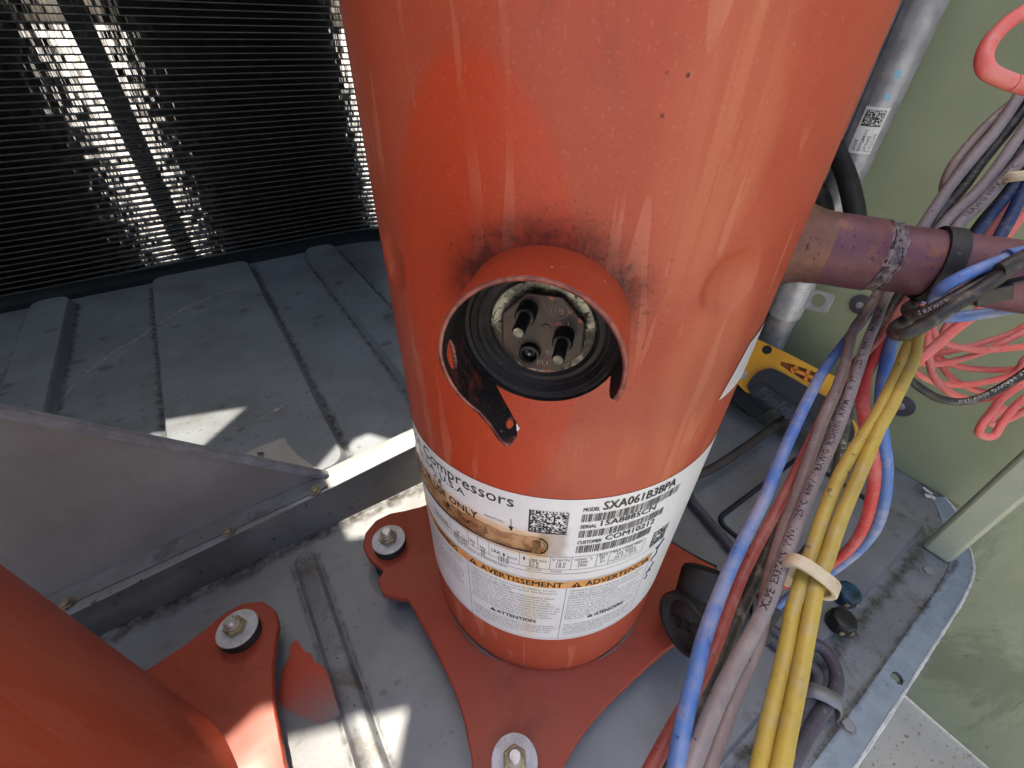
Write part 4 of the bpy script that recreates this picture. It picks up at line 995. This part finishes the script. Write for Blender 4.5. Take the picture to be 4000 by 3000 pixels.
# bundle in the upper right, passing behind the pipe
ug = 'wires rising to the upper right'
up = [([(4090,290), (4000,365), (3887,459), (3815,532), (3745,615), (3706,676), (3690,730), (3690,770), (3660,830)], .212, 'mauve', 0.0022, 'mauve wire bowed out left of the upper right bundle'),
      ([(4080,230), (3990,360), (3896,500), (3807,608), (3725,709), (3671,785), (3606,885), (3540,1000)], .208, 'gray', 0.0025, 'leftmost straight grey wire of the upper right bundle'),
      ([(4080,310), (4000,420), (3940,500), (3834,630), (3766,725), (3698,806), (3645,880), (3570,1000)], .212, 'black', 0.0026, 'black printed wire between two grey ones in the upper right bundle'),
      ([(4080,395), (3991,516), (3888,663), (3807,758), (3725,834), (3680,885), (3600,1000)], .206, 'gray', 0.0025, 'middle grey wire of the upper right bundle'),
      ([(4080,460), (4000,568), (3888,703), (3780,820), (3712,885), (3640,1000)], .214, 'black', 0.0024, 'plain black wire in the upper right bundle'),
      ([(4080,520), (4000,614), (3915,703), (3834,793), (3753,868), (3690,960)], .204, 'gray', 0.0025, 'rightmost grey wire with dark print in the upper right bundle'),
      ([(4080,580), (3990,680), (3920,770), (3850,850), (3790,930)], .226, 'black', 0.0026, 'dark wire behind the rightmost grey wire'),
      ([(4080,580), (3985,705), (3893,812), (3820,905), (3770,980)], .222, 'darkblue', 0.0026, 'bright blue wire entering behind the pipe at the right'),
      ([(4080,600), (4005,730), (3945,852), (3902,930), (3870,1000)], .219, 'darkblue', 0.0027, 'dark blue wire nearest the right edge behind the pipe'),
      ([(4080,655), (4005,765), (3945,866), (3900,960)], .232, 'yellow', 0.0022, 'thin yellow wire at the right edge behind the pipe'),
      ([(4080,740), (4005,825), (3940,905), (3900,980)], .236, 'salmon', 0.0026, 'red wire at the right edge behind the pipe'),
      ([(3930,800), (3895,860), (3850,925), (3820,980)], .238, 'salmon', 0.0022, 'short red wire between two blue wires behind the pipe')]
for l, d, c, r, lb in up: wire([(x, y, d) for x, y in l], r, c, lb, group=ug)
ctu = tag(obj('cable_tie', tube(spline([at_d(*p) for p in [(3935,692,.200), (3960,690,.198), (4010,684,.197), (4060,678,.198)]], 6), 0.0022, 8), M['cream']), 'cream cable tie round the blue wires at the right edge', 'cable tie')

# printing on wires
def print_on(label, txt, s0, h, m, length, side=0.0):
    P, r, o = WIRES[label]
    P = list(reversed(P))
    L = [0.0]
    for a, b in zip(P, P[1:]): L.append(L[-1]+(b-a).length)
    v, f = text_fit(txt, 0, length, -h/2, h, res=1, bold=0.01)
    out = []
    for p in v:
        s = s0+p.x
        i = 0
        while i < len(L)-2 and L[i+1] < s: i += 1
        t = (s-L[i])/max(L[i+1]-L[i], 1e-6); c = P[i].lerp(P[i+1], t); T = (P[i+1]-P[i]).normalized()
        n = (CAM-c); n = (n-T*n.dot(T)).normalized(); b = n.cross(T)
        a = p.y/r + side
        out.append(c + n*((r+0.00012)*math.cos(a)) + b*((r+0.00012)*math.sin(a)))
    obj('printing', (out, f), m, o, smooth=False, kind='stuff')
def arclen_from_end(label, px, py):
    P, r, o = WIRES[label]; P = list(reversed(P)); L = 0; best = (1e9, 0)
    for a, b in zip(P, P[1:]):
        d = a-CAM; x = 2000+FPX*d.dot(RT)/d.dot(FW); y = 1500+FPX*d.dot(DN)/d.dot(FW)
        e = math.hypot(x-px, y-py)
        if e < best[0]: best = (e, L)
        L += (b-a).length
    return best[1]
g = 'grey wire with black printing along it, in front of the tool'
a0 = arclen_from_end(g, 2985, 2395); a1 = arclen_from_end(g, 3440, 1215)
print_on(g, 'XLPE  E337675  VW-1  125\u00b0C  600V  18AWG  RISHUN  AWM  I  A  FT1  125\u00b0C  600V  18AWG  LF', a0, 0.0021, M['ink'], a1-a0, 0.25)
g = 'black wire with white print sagging among the red loops'
a0 = arclen_from_end(g, 4000, 1457); a1 = arclen_from_end(g, 3735, 1565)
print_on(g, 'LF 18AWG 600V 150', a0, 0.0017, M['whiteprint'], a1-a0, -0.2)
g = 'thin black wire hooking back below the suction pipe, upper of two'
a0 = arclen_from_end(g, 3600, 1222); a1 = arclen_from_end(g, 3700, 1175)
print_on(g, '18AWG RI', a0, 0.0016, M['whiteprint'], a1-a0, 0.0)
g = 'dark grey wire with white print running down behind the yellow wires'
a0 = arclen_from_end(g, 3262, 1870); a1 = arclen_from_end(g, 3290, 1700)
print_on(g, '18AWG LF', a0, 0.0018, M['whiteprint'], a1-a0, -0.4)
g = 'black printed wire between two grey ones in the upper right bundle'
a0 = arclen_from_end(g, 3660, 865); a1 = arclen_from_end(g, 3960, 480)
print_on(g, 'RISHUN AWM 18AWG 600V 125\u00b0C VW-1', a0, 0.0020, M['grayprint'], a1-a0, 0.0)
g = 'rightmost grey wire with dark print in the upper right bundle'
a0 = arclen_from_end(g, 3765, 855); a1 = arclen_from_end(g, 3960, 655)
print_on(g, '18AWG 600V 125\u00b0C', a0, 0.0018, M['ink'], a1-a0, 0.2)

# cream tie mount round the yellow pair
ty = thing('cable_tie_mount', tuple(at_d(3150, 2260, 0.137)), 'cream nylon tie holding the two yellow wires', 'cable tie')
c0 = at_d(3160, 2250, 0.1365)
tang = (at_d(3232, 2174, prof_y(2174))-at_d(3192, 2275, prof_y(2275))).normalized()
sx = (at_d(3250, 2268, 0.137)-at_d(3100, 2232, 0.1375)); sx = (sx-tang*sx.dot(tang)).normalized(); nz = sx.cross(tang)
if nz.dot(CAM-c0) < 0: nz = -nz
loop = []
for i in range(48):
    t = 2*math.pi*i/48
    x = 0.0050*math.cos(t); x = (abs(math.cos(t))**0.7)*math.copysign(0.0062, math.cos(t)); y = (abs(math.sin(t))**0.7)*math.copysign(0.0040, math.sin(t))
    loop.append((x, y))
V = []; F = []
for x, y in loop:
    k = 1.0; kk = 1.28
    for (sc, hh) in ((1.0, -0.0022), (kk, -0.0022), (kk, 0.0022), (1.0, 0.0022)):
        V.append(c0 + sx*(x*sc+0.0003) + nz*(y*sc) + tang*hh)
n = len(loop)
for i in range(n):
    j = (i+1) % n
    for q in range(4): F.append((i*4+q, j*4+q, j*4+(q+1) % 4, i*4+(q+1) % 4))
obj('strap', (V, F), M['cream'], ty, bevel=0.0004, auto=50)
pad = [at_d(x, y, 0.1405) for x, y in [(3068,2192), (3132,2208), (3150,2262), (3142,2318), (3066,2290), (3050,2262)]]
obj('pad', slab([pad], FW*0.0035), M['cream'], ty, smooth=False, bevel=0.0005)

# ------------------------------------------------------------------ unplugged moulded plug
fc = at_d(2672, 2445, 0.352)
iu = RT*(-0.87) + DN*0.48; view = (CAM-fc).normalized()
pn = (view*0.56 + iu.normalized()*0.83).normalized()
plug = thing('moulded_plug', tuple(fc), 'unplugged black moulded terminal plug lying beside the right foot of the compressor', 'plug')
obj('body', lathe([(0.0232, -0.032), (0.0248, -0.030), (0.0252, -0.006), (0.0259, -0.003), (0.0259, 0.0), (0.0250, 0.0012), (0.0214, 0.0012), (0.0203, -0.002), (0.0178, -0.0035), (0.0146, -0.0035), (0.0140, -0.0015), (0.0, -0.0015)], 56, fc, pn, True, False), M['rubber'], plug, auto=35)
pu, pv, _ = basis(pn)
for a in (20, 140, 260):
    q = fc + (pu*math.cos(rad(a))+pv*math.sin(rad(a)))*0.0074
    obj('socket', lathe([(0.0046, 0.0002), (0.0042, -0.0008), (0.0026, -0.0009), (0.0024, -0.0012)], 24, q, pn, False, True), M['dark'], plug)
obj('terminal_tip', obox(at_d(2700, 2418, 0.346), 0.0018, 0.0016, 0.0016, pu, pv, pn), M['pinend'], plug, smooth=False, bevel=0.0004)
nk = fc - pn*0.016
tdir = (at_d(2765, 2190, 0.368)-nk).normalized()
obj('boot', lathe([(0.0212, 0.0), (0.0200, 0.020), (0.0190, 0.034), (0.0172, 0.0385), (0.0110, 0.0405)], 44, nk, tdir), M['rubber'], plug, auto=50)
rdir = (at_d(2990, 2440, 0.352)-nk).normalized()
obj('cable_boot', lathe([(0.0215, 0.0), (0.0195, 0.030), (0.0160, 0.046), (0.0140, 0.050), (0.0100, 0.0505)], 36, nk, rdir), M['rubber'], plug, auto=50)
obj('latch', slab([[at_d(x, y, 0.340) for x, y in [(2945,2330), (3052,2388), (3060,2400), (2985,2500), (2960,2520), (2930,2480)]]], FW*0.006), M['black'], plug, smooth=False, bevel=0.0006)

# ------------------------------------------------------------------ pieces standing on the pan
def hexscrew(name, p, ax, r, label, m='steel', grp='hex screws of the cabinet'):
    t = thing(name, tuple(p), label, 'screw', grp)
    obj('flange', lathe([(r*1.35, 0.0), (r*1.3, 0.0012), (r*1.1, 0.0014)], 28, p, ax), M[m], t)
    obj('head', lathe([(r, 0.0012), (r, 0.0042), (r*0.86, 0.0050)], 6, p, ax), M[m], t, smooth=False, bevel=0.0003)
    return t
hexscrew('hex_screw', at_z(3618, 2235, -0.0122), (0,0,1), 0.0055, 'hex screw on the front flange near the corner post', 'rail')
hexscrew('hex_screw', at_z(3306, 2838, -0.0122), (0,0,1), 0.0055, 'hex screw on the front flange beside the clipped hose', 'rail')
hexscrew('hex_screw', at_z(2805, 1430, 0.0), (0,0,1), 0.004, 'hidden hex screw behind the compressor by the yellow tool', 'rail')
def cap(px, py, mats, label):  # dark caps, like capped nuts, on the deck
    p = at_z(px, py+22, 0.0); t = thing('plastic_cap', tuple(p), label, 'deck_cap', 'caps on the deck')
    obj('body', lathe([(0.0125, 0.0), (0.0128, 0.003), (0.0122, 0.0125), (0.0108, 0.0150), (0.0080, 0.0158)], 8, p), mats, t, auto=50, bevel=0.0012)
    for a in (-150, -105):
        d = Vector((math.cos(rad(a)), math.sin(rad(a)), 0)); u = Vector((-d.y, d.x, 0))
        obj('worn_patch', obox(p + d*0.0121 + EK*0.006, 0.0018, 0.0005, 0.0022, u, d, EK), M['caprub'], t, smooth=False)
cap(3293, 2312, M['capblue'], 'dark cap with blue paint on it, upper of the two on the deck')
cap(3273, 2418, M['cap'], 'plain black cap with worn edges, lower of the two on the deck')

# hoses
def hose(pts, r, m, label, name='hose'):
    return tag(obj(name, tube(spline(pts, 10), r, 14), m), label, 'hose')
hz = lambda l, z: [at_z(x, y, z) for x, y in l]
hose(hz([(2560,1990), (2690,1875), (2800,1820), (2920,1740), (3010,1675), (3070,1630), (3110,1590)], 0.030), 0.0056, M['darkhose'], 'brown-black hose sloping up right from behind the label towards the tool')
hose(hz([(2630,1830), (2680,1910), (2710,1965), (2790,2060), (2880,2165), (2960,2250), (3060,2370)], 0.008), 0.0052, M['hose'], 'mauve-grey hose curving down right past the label towards the plug')
hose(hz([(2540,2095), (2610,2140), (2700,2195), (2790,2240)], 0.010), 0.0085, M['darkhose'], 'short dark hose end between label and black plug')
ho = hose(hz([(2900,2350), (2975,2430), (3060,2490), (3130,2520), (3190,2520), (3236,2560), (3263,2617), (3266,2682), (3241,2735), (3175,2836), (3115,2943), (3080,3010), (3030,3110)], 0.006), 0.0058, M['hose'], 'mauve-grey hose looping round under its clip on the front flange')
hose(hz([(2900,2400), (2990,2480), (3080,2560), (3150,2590), (3185,2625), (3194,2660), (3180,2705), (3120,2800), (3060,2910), (3010,3010)], 0.005), 0.0050, M['hose'], 'inner mauve-grey hose lying inside the looped one')
cl = thing('hose_clip', tuple(at_z(3200, 2745, 0.0)), 'dull grey strap clip over the looped hoses', 'clip')
a = at_z(3130, 2698, 0.004); b = at_z(3266, 2796, -0.008)
d = (b-a); d.z = 0; wv = Vector((-d.y, d.x, 0)).normalized()*0.0062
pts = [a+EK*0.000, a.lerp(b, 0.15)+EK*0.0120, a.lerp(b, 0.40)+EK*0.0175, a.lerp(b, 0.62)+EK*0.0195, a.lerp(b, 0.82)+EK*0.0200, a.lerp(b, 0.96)+EK*0.0120, b+EK*0.0006]
P = spline(pts, 6); V = []; F = []
for p in P: V += [p-wv, p+wv]
for i in range(len(P)-1): F.append((2*i, 2*i+2, 2*i+3, 2*i+1))
obj('strap', (V, F), M['rail'], cl, solid=0.0014)

# black hoses behind the pipe in front of the green panel
hose([at_d(*p) for p in [(3215,500,.50), (3262,585,.49), (3300,670,.475), (3328,770,.46), (3342,870,.45), (3335,1000,.45)]], 0.0095, M['rubber'], 'black rubber hose with white dots bending behind the suction pipe')
hose([at_d(*p) for p in [(3090,600,.52), (3160,700,.51), (3208,790,.50), (3215,880,.49), (3190,980,.49)]], 0.0105, M['rubber'], 'second black hose half hidden behind the compressor flank')
P = [at_d(*p) for p in [(3333,690,.458), (3346,740,.452), (3355,790,.447), (3360,840,.442)]]

# tag on the header
hdth = lambda a: Vector((HX+(HR+0.0005)*math.cos(a), HY+(HR+0.0005)*math.sin(a), 0))
tgz0 = at_x(3345, 600, HX-HR).z; tgz1 = at_x(3395, 415, HX-HR).z
A0, A1 = rad(168), rad(238)
def hpatch(d0, d1, z0, z1, off, nd=4):
    V = []; F = []
    for i in range(nd+1):
        a = d0+(d1-d0)*i/nd; r = HR+off
        V += [Vector((HX+r*math.cos(a), HY+r*math.sin(a), z0)), Vector((HX+r*math.cos(a), HY+r*math.sin(a), z1))]
    for i in range(nd): F.append((2*i, 2*i+2, 2*i+3, 2*i+1))
    return V, F
tgo = obj('paper_tag', hpatch(A0, A1, tgz0, tgz1, 0.0005, 12), M['white']); tag(tgo, 'small white printed tag stuck on the galvanised header', 'tag')
hh = tgz1-tgz0
obj('matrix_code', matrix_code(A0+0.12, A1-0.12, tgz1-0.40*hh, tgz1-0.06*hh, 20, 31, hpatch, 0.0008), M['ink'], tgo, smooth=False)
def tag_text(t, row, x0, x1, h):
    v, f = text_fit(t, 0, x1-x0, 0, h, res=1)      # runs up the tube
    return [Vector((HX+(HR+0.0008)*math.cos(A0+0.10+row-p.y/HR*-1), HY+(HR+0.0008)*math.sin(A0+0.10+row-p.y/HR*-1), tgz0+x0+p.x)) for p in v], f
obj('lettering', join(*[tag_text(t, r, 0.05*hh, b*hh, 0.0032) for t, r, b in (('TRANE', 0.08, 0.30), ('4366784101', 0.36, 0.52), ('TAG0465', 0.62, 0.40), ('D15727705', 0.86, 0.45))]), M['ink'], tgo, smooth=False, kind='stuff')
for (x, y) in ((3488, 289), (3470, 381)):
    p = at_x(x, y, HX-HR*0.9)
    obj('paint_fleck', hpatch(rad(205), rad(222), p.z-0.003, p.z+0.003, 0.0006), M['skyblue'], hd)

# plastic rosettes on the green panel
def rosette(px, py, r, label):
    p = at_x(px, py, 0.5035); t = thing('plastic_rosette', tuple(p), label, 'fastener', 'fasteners on the green panel')
    obj('disc', lathe([(r, 0.0), (r*0.97, 0.0016), (r*0.45, 0.0024)], 40, p, (-1, 0, 0)), M['hose'], t)
    obj('centre', lathe([(r*0.34, 0.0020), (r*0.30, 0.0040), (r*0.16, 0.0042)], 24, p, (-1, 0, 0)), M['galv'], t)
rosette(3520, 1585, 0.0150, 'round dark fastener on the green panel beside the yellow wires')
rosette(3362, 1190, 0.0130, 'round dark fastener on the green panel just below the suction pipe')

# ------------------------------------------------------------------ yellow tool leaning at the back corner
to = at_d(3050, 1580, 0.600); tn = (Vector((-0.80, -0.28, 0.53))).normalized()
def tp(px, py): return on_plane(2700+px*0.452, 1050+py*0.452, to, tn)
tool = thing('clamp_meter', tuple(to), 'yellow and black clamp meter lying in the far right corner of the pan', 'tool')
body = [tp(*p) for p in [(330,905), (420,560), (560,600), (640,640), (830,728), (1100,868), (1300,950), (1440,1010), (1470,1100), (1455,1190), (1400,1222), (1330,1235), (1290,1262), (1000,1250), (640,1130), (470,1065), (380,975)]]
win = [tp(*p) for p in [(775,800), (880,825), (1050,885), (1130,925), (1075,1000), (990,972), (860,895), (768,830)]]
obj('body', slab([body, win], tn*-0.026), M['yellow'], tool, smooth=False, bevel=0.0025)
obj('window_floor', slab([[tp(*p) - tn*0.012 for p in [(760,790), (1140,920), (1080,1010), (750,840)]]], tn*-0.003), M['orangeplastic'], tool, smooth=False)
for a, b in (((915,838), (870,905)), ((1015,872), (985,975)), ((860,862), (1100,958))):
    pa, pb = tp(*a)-tn*0.004, tp(*b)-tn*0.004
    dd = (pb-pa).normalized(); ww = dd.cross(tn)
    obj('window_rib', obox((pa+pb)/2, (pb-pa).length/2, 0.0022, 0.004, dd, ww, tn), M['orangeplastic'], tool, smooth=False)
grip = spline([tp(*p) for p in [(484,1010), (520,950), (590,885), (690,862), (800,905), (1000,1020), (1200,1130), (1350,1255), (1405,1385), (1385,1480), (1310,1500), (1100,1440), (850,1310), (620,1150), (500,1075)]], 5)[:-1]
obj('grip', slab([[p + tn*0.0060 for p in grip]], tn*-0.030), M['grip'], tool, smooth=False, bevel=0.004)
trim = [tp(*p) - tn*0.003 for p in [(1300,1230), (1380,1275), (1440,1360), (1447,1430), (1400,1490), (1345,1522), (1400,1440), (1405,1390), (1370,1310)]]
obj('trim', slab([[p+tn*0.006 for p in trim]], tn*-0.018), M['yellow'], tool, smooth=False, bevel=0.001)
foot_b = [tp(*p) - tn*0.028 for p in [(300,1130), (380,985), (640,1130), (760,1230), (690,1225), (560,1300), (480,1280)]]
obj('jaw', slab([foot_b], tn*-0.016), M['black'], tool, smooth=False, bevel=0.003)
for q, r, m in (((655,700), 0.0050, 'dark'), ((437,912), 0.0062, 'steel')):
    obj('screw', lathe([(r*1.2, 0.0), (r, 0.0015), (r*0.4, 0.0012)], 24, tp(*q)+tn*0.0002, tn), M[m], tool)
gx = (tp(890,1255)-tp(575,1025)).normalized(); gy = tn.cross(gx)
if gy.dot(tp(600,950)-tp(600,1050)) < 0: gy = -gy
gl0 = tp(560, 1070) + tn*0.0064
v, f = text_fit('Fieldpiece', 0, 0.102, 0, 0.0125, res=2, bold=0.03, shear=0.15)
obj('lettering', ([gl0 + gx*p.x + gy*p.y for p in v], f), M['emboss'], tool, smooth=False, solid=0.0006, kind='stuff')
rim = [gl0 + gx*x + gy*y for x, y in rrect(-0.008, 0.110, -0.007, 0.0175, 0.011, 6)]
obj('lettering_frame', tube(rim, 0.0007, 6, True), M['grip'], tool)

# ------------------------------------------------------------------ rail and gusset at the left
rl = thing('support_rail', (-0.5, 0.20, 0), 'grey angle rail running across the pan behind the compressors', 'rail')
us = [-1.35, -0.38, -0.158, -0.05, 0.30]; ve = [0.178, 0.1885, 0.2010, 0.2090, 0.2200]
V = []; F = []
for x, y in zip(us, ve):
    V += [Vector((x, 0.1865, 0.0)), Vector((x, y-0.0006, 0.040)), Vector((x, y, 0.042)), Vector((x, y+0.0015, 0.0428)), Vector((x, y+0.030, 0.0428)), Vector((x, y+0.030, 0.0)), ]
for i in range(len(us)-1):
    for j in range(6): F.append((i*6+j, i*6+(j+1) % 6, (i+1)*6+(j+1) % 6, (i+1)*6+j))
ro = obj('angle', (V, F), [M['rail'], M['railshade']], rl, auto=30)
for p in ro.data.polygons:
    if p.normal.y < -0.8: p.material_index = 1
gs = thing('gusset_plate', (-0.4, 0.222, 0.043), 'grey sloping gusset sheet with a folded top edge standing on the rail', 'plate')
gp = [Vector((-0.150, 0.2235, 0.0432)), Vector((-0.330, 0.2205, 0.236)), Vector((-0.80, 0.214, 0.76)), Vector((-0.90, 0.206, 0.76)), Vector((-0.90, 0.206, 0.0432)), Vector((-0.40, 0.2145, 0.0432))]
obj('sheet', slab([gp], (0, 0.0016, 0)), M['sheet'], gs, smooth=False)
he = [Vector((-0.147, 0.2215, 0.0445)), Vector((-0.330, 0.2185, 0.2395)), Vector((-0.80, 0.2125, 0.764))]
V = []; F = []
dn = Vector((0.73, 0, 0.68))*-0.0065
for p in he: V += [p, p+dn, p+dn+Vector((0, -0.0016, 0)), p+Vector((0.0008, -0.0020, 0.0010)), p+Vector((0.001, 0.004, 0.0012))]
for i in range(2):
    for j in range(5): F.append((i*5+j, i*5+(j+1) % 5, (i+1)*5+(j+1) % 5, (i+1)*5+j))
obj('hem', (V, F), M['galv'], gs, smooth=False)
obj('bottom_flange', slab([[Vector((-0.152, 0.2045, 0.0436)), Vector((-0.90, 0.1850, 0.0436)), Vector((-0.90, 0.2055, 0.0436)), Vector((-0.152, 0.2230, 0.0436))]], (0, 0, 0.0014)), M['rail'], gs, smooth=False)
for (px, py), lb in zip(((1232, 1918), (893, 2079), (262, 2358)), ('small hex screw on the rail at the tip of the gusset sheet', 'small hex screw halfway along the rail flange', 'small hex screw on the rail beside the lower left compressor')):
    hexscrew('rail_screw', at_z(px, py, 0.0448), (0, 0, 1), 0.0042, lb, 'nut', 'screws along the rail')
hexscrew('rail_screw', at_y(1533, 1990, 0.192), (0, -1, 0.2), 0.0030, 'tiny bright screw on the front face of the rail', 'steel', 'screws along the rail')

# thin pale sheet with a hole, lying on the pan behind the rail
sc = [at_z(x, y, 0.0085) for x, y in [(928,1788), (1010,1745), (1110,1708), (1128,1740), (1165,1780), (1262,1845), (1250,1880), (1100,1850)]]
hcx = at_z(1020, 1772, 0.0035); hl_ = [at_z(x, y, 0.0085) for x, y in [(1003,1762), (1012,1768), (1026,1764), (1034,1776), (1030,1788), (1014,1792), (1006,1782)]]
tag(obj('pale_sheet', slab([sc, hl_], (0, 0, -0.0008)), M['palegrey'], smooth=False), 'pale grey thin sheet with a small hole lying behind the rail', 'scrap')

# temporary bookkeeping property is not part of the scene
for o in bpy.data.objects:
    if '_w' in o: del o['_w']
